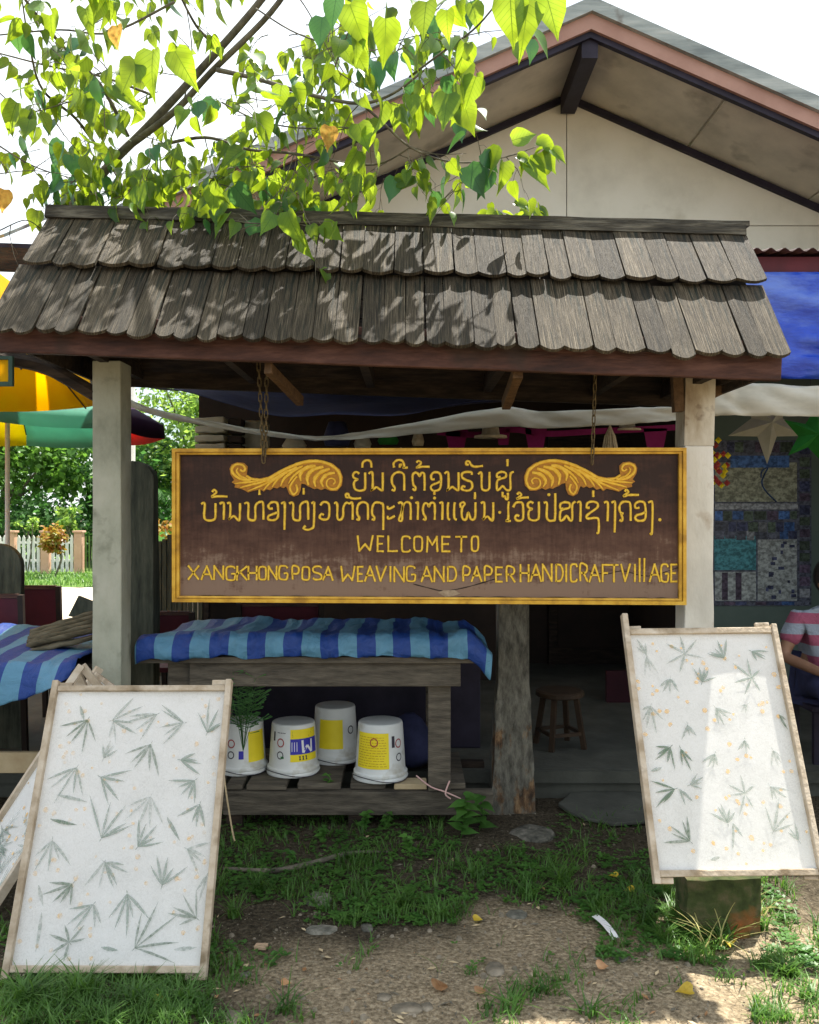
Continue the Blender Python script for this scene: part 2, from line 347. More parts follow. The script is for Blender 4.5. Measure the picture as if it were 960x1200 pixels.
def stripemat(name, ca, cb, period, axis='X', trans=.2, wob=.02, rough=.45, thin=None):
    m, nt, P = newmat(name); N = nt.nodes.new; L = nt.links.new
    tc = N('ShaderNodeTexCoord'); sp = N('ShaderNodeSeparateXYZ')
    n = N('ShaderNodeTexNoise'); n.inputs['Scale'].default_value = 3; L(tc.outputs['Object'], n.inputs['Vector'])
    vm = N('ShaderNodeVectorMath'); vm.operation = 'MULTIPLY_ADD'; L(n.outputs['Color'], vm.inputs[0]); vm.inputs[1].default_value = (wob,)*3; L(tc.outputs['Object'], vm.inputs[2])
    L(vm.outputs[0], sp.inputs[0])
    d = N('ShaderNodeMath'); d.operation = 'DIVIDE'; d.inputs[1].default_value = period; L(sp.outputs[axis], d.inputs[0])
    f = N('ShaderNodeMath'); f.operation = 'FRACT'; L(d.outputs[0], f.inputs[0])
    g = N('ShaderNodeMath'); g.operation = 'GREATER_THAN'; g.inputs[1].default_value = .5; L(f.outputs[0], g.inputs[0])
    mx = N('ShaderNodeMix'); mx.data_type = 'RGBA'; mx.inputs[6].default_value = (*ca,1); mx.inputs[7].default_value = (*cb,1); L(g.outputs[0], mx.inputs[0])
    n2 = N('ShaderNodeTexNoise'); n2.inputs['Scale'].default_value = 16; n2.inputs['Detail'].default_value = 9; n2.inputs['Roughness'].default_value = .65; n2.inputs['Distortion'].default_value = 1.2; L(tc.outputs['Object'], n2.inputs['Vector'])
    hs = N('ShaderNodeHueSaturation'); mr = N('ShaderNodeMapRange'); mr.inputs[3].default_value = .75; mr.inputs[4].default_value = 1.25
    L(n2.outputs['Fac'], mr.inputs[0]); L(mr.outputs[0], hs.inputs['Value']); L(mx.outputs[2], hs.inputs['Color'])
    L(hs.outputs[0], P.inputs['Base Color']); P.inputs['Roughness'].default_value = rough
    b = N('ShaderNodeBump'); b.inputs['Strength'].default_value = .75; b.inputs['Distance'].default_value = .02; L(n2.outputs['Fac'], b.inputs['Height']); L(b.outputs[0], P.inputs['Normal'])
    t = N('ShaderNodeBsdfTranslucent'); L(hs.outputs[0], t.inputs['Color']); ms = N('ShaderNodeMixShader'); ms.inputs[0].default_value = trans
    o = nt.nodes['Material Output']; L(P.outputs[0], ms.inputs[1]); L(t.outputs[0], ms.inputs[2]); L(ms.outputs[0], o.inputs['Surface'])
    return m
M['tarp'] = stripemat('blue_striped_tarpaulin', (.012,.055,.27), (.11,.29,.43), .172, rough=.5, wob=.05)
M['shirt'] = stripemat('striped_shirt_cloth', (.22,.26,.32), (.25,.06,.11), .12, 'Z', 0, .01, .9)
M['bluetarp'] = noisy('blue_tarpaulin', [(.012,.04,.42),(.03,.10,.68),(.16,.28,.8)], 1.6, (1,1,2.5), .3, .6, 5, trans=.35, bdist=.05, spec=.6)

def groundmat():
    m, nt, P = newmat('soil_and_gravel'); N = nt.nodes.new; L = nt.links.new
    tc = N('ShaderNodeTexCoord'); sp = N('ShaderNodeSeparateXYZ'); L(tc.outputs['Object'], sp.inputs[0])
    n1 = N('ShaderNodeTexNoise'); n1.inputs['Scale'].default_value = 1.7; n1.inputs['Detail'].default_value = 7; L(tc.outputs['Object'], n1.inputs['Vector'])
    n2 = N('ShaderNodeTexNoise'); n2.inputs['Scale'].default_value = 60; n2.inputs['Detail'].default_value = 6; n2.inputs['Roughness'].default_value = .75; L(tc.outputs['Object'], n2.inputs['Vector'])
    v = N('ShaderNodeTexVoronoi'); v.inputs['Scale'].default_value = 75; L(tc.outputs['Object'], v.inputs['Vector'])
    # dark soil towards the house, sandy gravel in the yard (a change of the soil itself)
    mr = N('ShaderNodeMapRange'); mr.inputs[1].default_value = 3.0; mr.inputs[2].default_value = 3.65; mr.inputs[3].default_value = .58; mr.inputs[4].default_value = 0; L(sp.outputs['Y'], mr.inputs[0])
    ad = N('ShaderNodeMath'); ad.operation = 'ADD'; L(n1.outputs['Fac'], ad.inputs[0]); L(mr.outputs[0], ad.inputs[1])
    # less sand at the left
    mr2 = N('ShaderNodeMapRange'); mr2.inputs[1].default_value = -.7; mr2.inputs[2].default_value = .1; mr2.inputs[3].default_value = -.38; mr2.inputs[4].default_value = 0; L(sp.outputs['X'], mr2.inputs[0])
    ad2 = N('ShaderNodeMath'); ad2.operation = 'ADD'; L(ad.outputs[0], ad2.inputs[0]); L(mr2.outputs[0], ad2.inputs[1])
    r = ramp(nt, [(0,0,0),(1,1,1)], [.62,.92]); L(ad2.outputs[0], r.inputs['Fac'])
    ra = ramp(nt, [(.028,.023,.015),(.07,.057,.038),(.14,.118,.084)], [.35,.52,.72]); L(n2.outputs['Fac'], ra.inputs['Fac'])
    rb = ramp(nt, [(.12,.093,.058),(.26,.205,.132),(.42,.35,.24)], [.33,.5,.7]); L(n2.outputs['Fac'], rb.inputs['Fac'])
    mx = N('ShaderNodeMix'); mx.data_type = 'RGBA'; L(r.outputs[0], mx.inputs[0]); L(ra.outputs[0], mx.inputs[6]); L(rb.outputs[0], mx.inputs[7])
    vc = N('ShaderNodeMix'); vc.data_type = 'RGBA'; vc.blend_type = 'OVERLAY'; vc.inputs[0].default_value = .3; L(mx.outputs[2], vc.inputs[6]); bw = N('ShaderNodeRGBToBW'); L(v.outputs['Color'], bw.inputs[0]); L(bw.outputs[0], vc.inputs[7])
    L(vc.outputs[2], P.inputs['Base Color']); P.inputs['Roughness'].default_value = .95; P.inputs['Specular IOR Level'].default_value = .1
    b = N('ShaderNodeBump'); b.inputs['Strength'].default_value = .8; b.inputs['Distance'].default_value = .012
    s2 = N('ShaderNodeMath'); s2.operation = 'SUBTRACT'; L(n2.outputs['Fac'], s2.inputs[0]); L(v.outputs['Distance'], s2.inputs[1]); L(s2.outputs[0], b.inputs['Height']); L(b.outputs[0], P.inputs['Normal'])
    return m
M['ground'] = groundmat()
M['road'] = noisy('sandy_road', [(.42,.35,.26),(.52,.44,.34)], 1, rough=.95, bump=.3, bscale=20)
M['verge'] = noisy('verge_turf', [(.06,.12,.02),(.12,.2,.04)], 3, rough=.95, bump=.4, bscale=20)
M['grass'] = leafmat('grass_blades', (.045,.115,.02), (.09,.19,.035), .33, (.17,.36,.04), rnd=.2, scale=6)
M['weed'] = leafmat('weed_leaves', (.045,.13,.025), (.08,.19,.035), .33, (.17,.36,.045), rnd=.25, scale=8)
M['palegrass'] = leafmat('pale_grass', (.25,.24,.08), (.42,.38,.16), .35, rnd=.2)  # paler and yellower than the other grass
M['leaf'] = leafmat('backlit_leaf', (.05,.14,.025), (.10,.22,.035), .5, (.42,.56,.02), rough=.35, rnd=.35, scale=5, veins=True)
M['leaf_dark'] = leafmat('deep_green_leaf', (.03,.12,.05), (.05,.16,.06), .3, (.12,.30,.05), rough=.3, rnd=.3, scale=5, veins=True)
M['leaf_old'] = leafmat('orange_leaf', (.5,.27,.05), (.6,.35,.06), .5, (.9,.5,.1))
M['bgleaf1'] = leafmat('far_tree_leaves', (.03,.1,.015), (.085,.19,.03), .35, (.2,.42,.05), rnd=.1, scale=.9)
M['bgleaf2'] = leafmat('far_shrub_leaves', (.02,.075,.018), (.06,.15,.035), .3, (.12,.33,.06), rnd=.1, scale=1.2)
M['bgleaf3'] = leafmat('light_tree_leaves', (.09,.18,.04), (.16,.27,.06), .5, (.4,.6,.1), rnd=.1, scale=1.2)
M['croton'] = leafmat('croton_leaves', (.35,.06,.02), (.22,.26,.03), .3, (.5,.35,.05), rnd=.1, scale=7)
M['frond'] = leafmat('palm_frond', (.04,.13,.02), (.07,.19,.03), .35, (.2,.45,.06), rnd=.1, scale=2)

# ---------------------------------------------------------------- the setting
def gz(x, y):
    if y > 9 or abs(x) > 6 or y < 0: return 0.0
    k = max(0, min(1, (9-y)/2)) * max(0, min(1, (6-abs(x))))
    return k * (.022*noise.noise(Vector((x*1.3, y*1.3, 0))) + .012*noise.noise(Vector((x*5, y*5, 3))) + .005*noise.noise(Vector((x*16, y*16, 7))))
xs = [-400,-120,-50,-25,-14,-9,-6,-4.5] + [-3.5+.045*i for i in range(156)] + [4.5,6,9,14,25,50,120,400]
ys = [-60,-20,-8,-3,0,1] + [1.8+.04*i for i in range(90)] + [5.8,6.6,7.6,9,11,14,19,26,40,70,150,400,900]
mb = MB()
mb.v = [Vector((x, y, gz(x, y))) for y in ys for x in xs]
nx = len(xs)
mb.f = [(j*nx+i, j*nx+i+1, (j+1)*nx+i+1, (j+1)*nx+i) for j in range(len(ys)-1) for i in range(nx-1)]
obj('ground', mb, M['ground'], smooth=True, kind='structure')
mb = MB(); mb.add([(-60,11.5,.006),(60,11.5,.006),(60,18,.006),(-60,18,.006)], [(0,1,2,3)]); obj('road', mb, M['road'], kind='structure')
mb = MB(); mb.add([(-60,18,.01),(60,18,.01),(60,60,.01),(-60,60,.01)], [(0,1,2,3)]); obj('grass_verge', mb, M['verge'], kind='structure')
mb = MB(); mb.box((-2.9,4.78,-.1),(5.5,8.3,.15)); mb.box((-2.92,4.745,.085),(5.5,4.78,.148)); obj('porch_floor', mb, M['concrete'], kind='structure')
mb = MB()
pl = [W(654,948,4.72), W(668,936,4.9), W(700,932,5.0), W(748,934,4.98), W(770,950,4.6), W(765,968,4.4), W(720,972,4.3), W(690,966,4.33), W(668,958,4.45)]
pl = [Vector(((p.x), 1.55*F/(py-600), 0)) for p, py in zip(pl, (948,936,932,934,950,968,972,966,958))]
pl = [Vector(((px-480)*p.y/F, p.y, .012)) for p, px in zip(pl, (654,668,700,748,770,765,720,690,668))]
mb.prism(pl, (0,0,.02)); obj('path', mb, M['concrete'], kind='structure', bevel=.006)

# ---------------------------------------------------------------- house
hx = 1.45; SL = .44; WY = 8.1; BY = 7.0
house = thing('house', 'cream gabled house with pink barge boards and grey roof edge behind the shelter', 'house', (hx, WY, 0))
Lx, Rx = -1.95, 5.2
def zw(x): return 5.37 - SL*abs(x-hx)
SEAM = 4.19
def wallpanel(x0, x1, z0, top):
    # sheet between x0,x1 from z0 up to top (None = under the roof slope)
    a = .004
    if top is None:
        xm = [x0+a, x1-a] + ([hx] if x0 < hx < x1 else []); xm.sort()
        poly = [(x0+a, WY, z0+a), (x1-a, WY, z0+a)] + [(x, WY, max(z0+.02, zw(x))) for x in reversed(xm)]
    else: poly = [(x0+a,WY,z0+a),(x1-a,WY,z0+a),(x1-a,WY,top-a),(x0+a,WY,top-a)]
    mb = MB(); mb.prism(poly, (0,.02,0)); return obj('wall_panel', mb, M['housewall'], house)
wallpanel(-1.22, hx, SEAM, None); wallpanel(hx, 4.12, SEAM, None)
for x0, x1 in ((Lx,-.75),(-.75,.45),(.45,hx),(hx,2.65),(2.65,3.85),(3.85,Rx)): wallpanel(x0, x1, 3.0, SEAM)
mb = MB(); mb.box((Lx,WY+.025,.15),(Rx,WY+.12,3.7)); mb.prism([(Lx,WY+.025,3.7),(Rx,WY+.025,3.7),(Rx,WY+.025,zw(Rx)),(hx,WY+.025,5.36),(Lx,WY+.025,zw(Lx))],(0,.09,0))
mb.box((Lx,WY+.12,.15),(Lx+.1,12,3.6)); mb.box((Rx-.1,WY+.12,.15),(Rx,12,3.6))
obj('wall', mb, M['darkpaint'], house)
# roof edges
for sgn, xe in ((-1, -2.35), (1, 5.9)):
    def pt(x, y, dz): return Vector((x, y, 5.4 - SL*abs(x-hx) + dz))
    def strip(y0, y1, lo, hi):
        mb = MB(); mb.hexa([pt(hx,y0,lo),pt(xe,y0,lo),pt(xe,y1,lo),pt(hx,y1,lo),pt(hx,y0,hi),pt(xe,y0,hi),pt(xe,y1,hi),pt(hx,y1,hi)]); return mb
    obj('barge_trim', strip(BY+.03, BY+.08, -.05, .0), M['purple'], house)
    obj('barge_board', strip(BY, BY+.05, .002, .125), M['pink'], house)
    obj('roof_edge', strip(BY-.04, BY+.05, .127, .24), M['flash'], house)
    obj('roof', strip(BY+.052, 12.4, .14, .23), M['corr'], house)
    # soffit sheets under the overhang
    n = 4
    for k in range(n):
        xa = hx + sgn*(.02 + (abs(xe-hx)-.02)*k/n); xb = hx + sgn*(abs(xe-hx)*(k+1)/n - .012)
        mb = MB(); mb.hexa([pt(xa,BY+.085,.0),pt(xb,BY+.085,.0),pt(xb,WY-.002,.0),pt(xa,WY-.002,.0),pt(xa,BY+.085,.02),pt(xb,BY+.085,.02),pt(xb,WY-.002,.02),pt(xa,WY-.002,.02)])
        obj('soffit_panel', mb, M['soffit'], house)
    mb = MB(); mb.hexa([pt(hx,BY+.085,.03),pt(xe,BY+.085,.03),pt(xe,WY-.002,.03),pt(hx,WY-.002,.03),pt(hx,BY+.085,.05),pt(xe,BY+.085,.05),pt(xe,WY-.002,.05),pt(hx,WY-.002,.05)])
    obj('soffit_backing', mb, M['housewall'], house)
    # dark batten where wall meets soffit
    def wb(x, y, dz): return Vector((x, y, 5.36 - SL*abs(x-hx) + dz))
    mb = MB(); mb.hexa([wb(hx,WY-.045,-.03),wb(xe,WY-.045,-.03),wb(xe,WY-.004,-.03),wb(hx,WY-.004,-.03),wb(hx,WY-.045,.03),wb(xe,WY-.045,.03),wb(xe,WY-.004,.03),wb(hx,WY-.004,.03)])
    obj('wall_batten', mb, M['purple'], house)
mb = MB(); mb.bar((hx,BY+.06,5.30),(hx,WY-.05,5.30),.13,.2); obj('ridge_beam', mb, M['purple'], house)
# lower wall pieces: door, window, low red dado
mb = MB(); mb.box((1.28,WY-.03,.15),(2.1,WY+.02,2.3)); d = obj('door', mb, M['darkwood'], house, bevel=.004)
for a, b in (((1.36,WY-.045,.3),(2.02,WY-.032,1.05)),((1.36,WY-.045,1.2),(2.02,WY-.032,2.15))):
    mb = MB(); mb.box(a,b); obj('door_panel', mb, M['darkpaint'], d, bevel=.008)
mb = MB(); mb.box((2.25,WY-.04,.95),(2.55,WY+.02,1.55)); f = obj('window', mb, M['purple'], house)
mb = MB(); mb.box((2.29,WY-.046,.99),(2.51,WY-.042,1.51)); obj('pane', mb, noisy('dark_glass',[(.06,.08,.09),(.09,.11,.12)],3,rough=.15,bump=0), f)
# side room wall at the right that carries the poster
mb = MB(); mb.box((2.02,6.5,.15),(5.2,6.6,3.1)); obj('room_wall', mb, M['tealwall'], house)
mb = MB(); mb.box((2.02,6.6,.15),(2.12,WY-.05,3.1)); obj('room_return', mb, M['darkpaint'], house)
mb = MB(); mb.box((3.15,4.95,.15),(3.25,6.49,2.85)); obj('added_shade_wall', mb, M['darkpaint'], house)  # unseen wall added to keep skylight from the right off the porch
mb = MB(); mb.box((1.45,6.45,.15),(2.0,6.5,.38)); obj('low_wall', mb, noisy('low_wall_paint',[(.02,.004,.008),(.035,.007,.012)],4), house)

# lean-to porch roof, with the tarpaulins hung from it
lean = thing('porch_roof', 'corrugated porch roof with dark red edge board in front of the house', 'porch roof', (1.8, 5.0, 0))
def sheet(x0, x1):
    mb = MB(); n = int((x1-x0)/.0125); vs = []
    for j,(y,z) in enumerate(((4.8,2.985),(8.05,3.55))):
        for i in range(n+1):
            x = x0+(x1-x0)*i/n; vs.append((x,y,z+.011*math.cos(x*2*math.pi/.076)))
    mb.add(vs, [(i,i+1,n+2+i,n+1+i) for i in range(n)])
    o = obj('roof_sheet', mb, M['corr'], lean, smooth=True); s = o.modifiers.new('s','SOLIDIFY'); s.thickness = .002
x = -1.62
while x < 4.8: sheet(x, x+.803); x += .8
mb = MB(); mb.box((-1.6,4.87,2.88),(4.75,4.9,2.965)); obj('edge_board', mb, M['redboard'], lean)
for x in (-1.45,-.4,.6,1.6,2.6,3.6,4.6):
    mb = MB(); mb.bar((x,4.91,2.91),(x,8.02,3.44),.05,.1); obj('rafter', mb, M['darkwood'], lean)
for y,z in ((5.8,3.11),(6.9,3.29)):
    mb = MB(); mb.box((-1.6,y,z-.03),(4.75,y+.05,z+.03)); obj('purlin', mb, M['darkwood'], lean)
for x in (4.6,):
    mb = MB(); mb.box((x,5.1,.15),(x+.1,5.2,2.92)); obj('post', mb, M['timber'], lean)
mb = MB()
mb.add([(0,0,0)]*0, [])
# middle rotting timber post
tp = MB(); prof = [(0,.131,.11),(.06,.127,.105),(.25,.112,.1),(.32,.11,.095),(.6,.095,.09),(.62,.088,.088),(1.1,.086,.085),(2.93,.084,.085)]
c = W(602,955,4.5); cx0 = c.x
rings = []
vs=[]; fs=[]; nn=16
zz=[0,.03,.07,.12,.17,.22,.27,.32,.37,.42,.48,.55,.6,.62,.64,.7,.8,.95,1.1,1.25,1.4,1.5,1.6]
for i,z in enumerate(zz):
    for a_,b_ in zip(prof,prof[1:]):
        if a_[0]<=z<=b_[0]+.04: k=min(1,(z-a_[0])/(b_[0]-a_[0])); rx=a_[1]+(b_[1]-a_[1])*k; break
    for k in range(nn):
        t=2*math.pi*k/nn; cs,sn=math.cos(t),math.sin(t)
        q = 1/max(abs(cs),abs(sn)); q = 1+(q-1)*.9
        dn = noise.noise(Vector((cs*2,sn*2,z*4)))*(.012 if z<.62 else .003)+ (noise.noise(Vector((cs*7,sn*7,z*9)))*.006 if z<.64 else 0)
        vs.append((cx0+cs*q*(rx*.92+dn), 4.56+sn*q*(.075+dn), z-.03))
    if i:
        o=(i-1)*nn
        for k in range(nn): fs.append((o+k,o+(k+1)%nn,o+nn+(k+1)%nn,o+nn+k))
fs.append(tuple(range((len(zz)-1)*nn,len(zz)*nn)))
tp.add(vs,fs)
o = obj('timber_post', tp, M['timberpost'], origin=(cx0,4.56,0)); tag(o,'square grey timber post with rotten orange-brown base behind the sign','post')

# blue tarpaulin hung at the porch edge, right of the shelter
def cloth(name, mat, P00, P10, P01, P11, nu, nv, fn, label=None, cat=None, group=None, parent=None, thick=.002):
    mb = MB(); P00,P10,P01,P11 = map(Vector,(P00,P10,P01,P11))
    for j in range(nv+1):
        for i in range(nu+1):
            u=i/nu; v=j/nv
            p=(P00.lerp(P10,u)).lerp(P01.lerp(P11,u),v)+Vector(fn(u,v)); mb.v.append(p)
    for j in range(nv):
        for i in range(nu):
            a=j*(nu+1)+i; mb.f.append((a,a+1,a+nu+2,a+nu+1)); mb.m.append(0)
    o=obj(name,mb,mat,parent,smooth=True,origin=None if parent else P00)
    s=o.modifiers.new('s','SOLIDIFY'); s.thickness=thick
    if label: tag(o,label,cat,group)
    return o
nz = lambda x,y,z=0: noise.noise(Vector((x,y,z)))
cloth('blue_tarpaulin', M['bluetarp'], (-1.5,4.85,2.875),(4.6,4.85,2.875),(-1.5,4.82,2.40),(4.6,4.82,2.20), 140, 24,
      lambda u,v:(0.02*nz(u*9,v*2), (.05*nz(u*30-v*8,v*2.2)+.03*nz(u*12+v*6,v*5,4))*v**.6, .04*nz(u*14,1)*v),
      'crumpled bright blue tarpaulin hung below the corrugated porch edge', 'tarpaulin')
def awn(u,v):
    return (0, -.02-.05*abs(math.sin(u*11))*v + .03*nz(u*20,v*3), 0)
# pale cloth valance: sags between tie points (pixel heights traced from the picture)
top = [(150,468,4.70),(200,484,4.72),(300,503,4.72),(380,511,4.72),(470,498,4.72),(585,478,4.72),(640,482,4.72),(740,478,4.72),(800,474,4.72),(835,456,4.72),(880,449,4.72),(960,452,4.72),(1100,445,4.72)]
bot = [(155,478,4.70),(200,491,4.72),(300,509,4.72),(380,516,4.72),(470,511,4.72),(585,500,4.72),(640,502,4.72),(740,497,4.72),(800,492,4.72),(835,487,4.72),(880,487,4.72),(960,488,4.72),(1100,488,4.72)]
tp_=spline([W(*p) for p in top],8); bt_=spline([W(*p) for p in bot],8)
mb=MB(); nv=8
for j in range(nv+1):
    for i,(a,b) in enumerate(zip(tp_,bt_)):
        p=a.lerp(b,j/nv); v=j/nv
        p.y += -.012*math.sin(v*math.pi) + .03*nz(i*.25-v*1.5,v*1.2)+.012*nz(i*.6-v*3,v*3,2); p.z += .006*nz(i*.5,v,5); mb.v.append(p)
n1=len(tp_)
for j in range(nv):
    for i in range(n1-1): a=j*n1+i; mb.f.append((a,a+1,a+n1+1,a+n1)); mb.m.append(0)
# top folds back up to the rafters behind (dark side hidden)
o=obj('awning_cloth',mb,M['palecloth'],smooth=True,origin=(0,4.72,2.1)); s=o.modifiers.new('s','SOLIDIFY'); s.thickness=.002
tag(o,'pale sagging cloth strip strung under the porch roof behind the shelter','awning cloth')
# dark lining under porch (navy sheet slung as ceiling)
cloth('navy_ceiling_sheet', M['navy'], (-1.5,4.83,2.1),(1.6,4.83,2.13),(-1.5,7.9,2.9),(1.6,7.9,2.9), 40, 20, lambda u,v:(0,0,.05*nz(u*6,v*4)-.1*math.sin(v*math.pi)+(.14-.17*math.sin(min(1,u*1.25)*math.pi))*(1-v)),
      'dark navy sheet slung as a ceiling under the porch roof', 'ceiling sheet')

# ---------------------------------------------------------------- neighbouring shed roof at far left
ns = thing('neighbour_shed', 'dark roofed shed at the left edge behind the shelter', 'shed', (-4.2,6.4,0))
mb=MB(); mb.hexa([(-6,6.0,3.42),(-2.53,6.0,3.3),(-2.53,7.6,3.75),(-6,7.6,3.9),(-6,6.0,3.5),(-2.53,6.0,3.38),(-2.53,7.6,3.83),(-6,7.6,3.98)]); obj('roof',mb,M['purple'],ns)
mb=MB(); mb.bar((-6,5.98,3.38),(-2.5,5.98,3.26),.03,.16); obj('fascia',mb,M['darkwood'],ns)
mb=MB(); mb.bar((-2.75,5.9,3.4),(-2.28,6.6,3.95),.09,.02); obj('gutter',mb,M['flash'],ns)
for x in (-5.6,-4.0):
    mb=MB(); mb.box((x,6.1,0),(x+.1,6.2,3.4)); obj('post',mb,M['darkwood'],ns)

# ---------------------------------------------------------------- shelter
RZ = lambda x: -.0235*x
RE = lambda x: -.0365*x+.016   # the eave sags more than the ridge
sh = thing('sign_shelter', 'small open shelter with weathered wooden shingle roof over the welcome sign', 'shelter', (0,4.05,0))
def spost(x0,x1,y0,y1,z1,mat,split=None):
    mb=MB(); n=10; vs=[];fs=[]
    for i in range(n+1):
        z=-.05+(z1+.05)*i/n; j=lambda: R(-.0025,.0025)
        vs+=[(x0+j(),y0+j(),z),(x1+j(),y0+j(),z),(x1+j(),y1+j(),z),(x0+j(),y1+j(),z)]
        if i:
            o=(i-1)*4
            for q in range(4): fs.append((o+q,o+(q+1)%4,o+4+(q+1)%4,o+4+q))
    fs.append((4*n,4*n+1,4*n+2,4*n+3)); mb.add(vs,fs); return obj('post',mb,mat,sh,bevel=.005)
spost(-1.446,-1.315,4.0,4.15,2.24,M['post_l'])
def two_tone():
    m=bpy.data.materials.new('post_two_tone'); return m
pr = spost(1.252,1.386,4.0,4.14,1.852,M['post_r'])
mb=MB(); mb.hexa([(1.252,4.0,1.852),(1.387,4.0,1.852),(1.387,4.14,1.852),(1.252,4.14,1.852),(1.26,4.0,2.2),(1.396,4.0,2.2),(1.396,4.14,2.2),(1.26,4.14,2.2)])
o = obj('post_head',mb,M['post_top'],sh); o['label']='bare stained top of the right post'
# ring beam, fascias, rafters, braces
def xb(z,y,x0=-1.60,x1=1.45): return Vector((x0,y,z+RE(x0))),Vector((x1,y,z+RE(x1)))
mb=MB(); mb.bar(*xb(2.13+.06,3.52,-1.655,1.488),.035,.155,seg=14,jit=.0015); obj('front_beam',mb,M['fascia'],sh,bevel=.006)
mb=MB(); mb.bar(*xb(2.19,4.55),.03,.12); obj('back_beam',mb,M['darkwood'],sh)
mb=MB(); mb.bar(*xb(2.29,4.07),.11,.11); obj('ring_beam',mb,M['darkwood'],sh)
for x in (-1.6,-1.39,-.8,-.2,.4,.95,1.31,1.43):
    for y0,y1 in ((3.55,4.0),(4.53,4.05)):
        mb=MB(); mb.bar((x,y0,2.21+RE(x)),(x,y1,2.735+RZ(x)),.045,.06); obj('rafter',mb,M['darkwood'],sh)
    mb=MB(); mb.bar((x,3.56,2.2+RE(x)),(x,4.52,2.2+RE(x)),.04,.07); obj('tie_beam',mb,M['darkwood'],sh)
def brace(a,b,w=.05,t=.05,mat='darkwood'):
    mb=MB(); mb.bar(a,b,w,t,seg=3,jit=.002); return obj('brace',mb,M[mat],sh,bevel=.003)
mb=MB(); mb.tube(spline([W(118,466,4.04),W(84,446,4.02),W(48,428,4.0),W(-5,418,3.95)],5),[.035]*16,6); obj('brace',mb,M['darkwood'],sh)
brace(W(834,462,4.06),W(890,432,4.0),.05,.045,'warmwood')
brace(W(314,431,3.56),W(352,470,4.02),.03,.045,'warmwood')
brace(W(607,436,3.56),W(593,474,4.02),.04,.05,'warmwood')
brace(W(803,440,4.0)+Vector((-.03,.03,.02)),W(803,482,4.0)+Vector((-.02,.03,0)),.045,.05,'warmwood')
# deck boards under shingles, both slopes
RY,RZ0,EY,EZ = 4.0,2.825,3.485,2.215
def slope(y, x, side=1): # side=1 front
    k=(RY-y)/(RY-EY)
    return Vector((x, y if side==1 else 2*RY-y+.02, RZ0+(EZ-RZ0)*k+RZ(x)*(1-k)+RE(x)*k))
nrm = Vector((0,-(RZ0-EZ),(RY-EY))).normalized()
for side in (1,-1):
    N_ = nrm if side==1 else Vector((0,-nrm.y,nrm.z))
    for k in range(6):
        ya=RY-(RY-EY)*k/6-.003; yb=RY-(RY-EY)*(k+1)/6+.003
        q=[slope(ya,-1.6,side),slope(ya,1.45,side),slope(yb,1.45,side),slope(yb,-1.6,side)]
        mb=MB(); mb.hexa([p-N_*.018 for p in q]+[p for p in q]); obj('roof_board',mb,M['darkwood'],sh)
for x in (-1.585, 1.43):   # boarded gable ends
    for ya,yb in ((3.53,3.76),(3.764,3.998),(4.002,4.24),(4.244,4.47)):
        f=lambda y: 2.25+RE(x)+(2.79+RZ(x)-2.25-RE(x))*(1-abs(y-4.0)/.5)-.01
        mb=MB(); mb.prism([(x,ya,2.13+RE(x)),(x,yb,2.13+RE(x)),(x,yb,f(yb)),(x,ya,f(ya))],(.018,0,0)); obj('gable_board',mb,M['darkwood'],sh)
# shingles
def shingle_mesh(i, length):
    w=.5; n=7; sag=R(.12,.2); poly=[(-w,0),( -w,-length+sag*.12)]
    for k in range(n+1):
        t=k/n; poly.append((-w+2*w*t, -length+ (.025+R(-.003,.003))*((2*t-1)**2)))
    poly+=[(w,0)]
    # remove dup
    P=[(-w,0)]+poly[2:-1]+[(w,0)]
    mb=MB(); mb.prism([(x,y,0) for x,y in P],(0,0,.014)); 
    me=bpy.data.meshes.new('shingle'); me.from_pydata([tuple(v) for v in mb.v],[],mb.f); me.materials.append(M['shingle']); me.update(); return me
SM={L_:[shingle_mesh(i,L_) for i in range(5)] for L_ in (.41,.47)}
base_loc = sh.location.copy()
down = Vector((0,-(RY-EY),-(RZ0-EZ))).normalized()
def row(x0,x1,start,L_,lift0,lift1,n,side=1,name='shingle'):
    ws=[R(.78,1.25) for _ in range(n)]; tot=sum(ws); x=x0
    N_= nrm if side==1 else Vector((0,-nrm.y,nrm.z))
    for k in range(n):
        wd=(x1-x0)*ws[k]/tot; xc=x+wd/2; x+=wd
        sl=Vector((0,(EY-RY)*side,EZ+RE(xc)-RZ0-RZ(xc))); D=sl.normalized(); kk=sl.length/.814
        P=Vector((xc,RY if side==1 else RY+.02,RZ0+RZ(xc)))+D*(start*kk+R(-.006,.006)+(R(0,.02) if random.random()<.15 else 0))+N_*(lift0+R(0,.004))
        yv=-(D*L_+N_*(lift1-lift0)).normalized(); xv=Vector((1 if side==1 else -1,R(-.006,.006),RZ(1)+R(-.014,.014))).normalized()
        zv=xv.cross(yv).normalized(); xv=yv.cross(zv).normalized()
        tw=R(-.035,.035); rot=Matrix((( xv.x,yv.x,zv.x,0),(xv.y,yv.y,zv.y,0),(xv.z,yv.z,zv.z,0),(0,0,0,1)))
        Mx=Matrix.Translation(P)@rot@Matrix.Rotation(R(-.014,.014),4,'Z')@Matrix.Rotation(tw,4,'Y')@Matrix.Diagonal((wd-R(.002,.006),R(.985,1.015),R(.8,1.2),1))
        inst(name,random.choice(SM[L_]),Mx,sh,base_loc)
row(-1.665,1.505,.385,.47,.006,.012,34)
row(-1.63,1.515,.0,.41,.03,.045,28)
row(-1.665,1.505,.385,.47,.006,.012,22,-1)
row(-1.63,1.515,.0,.41,.03,.045,20,-1)
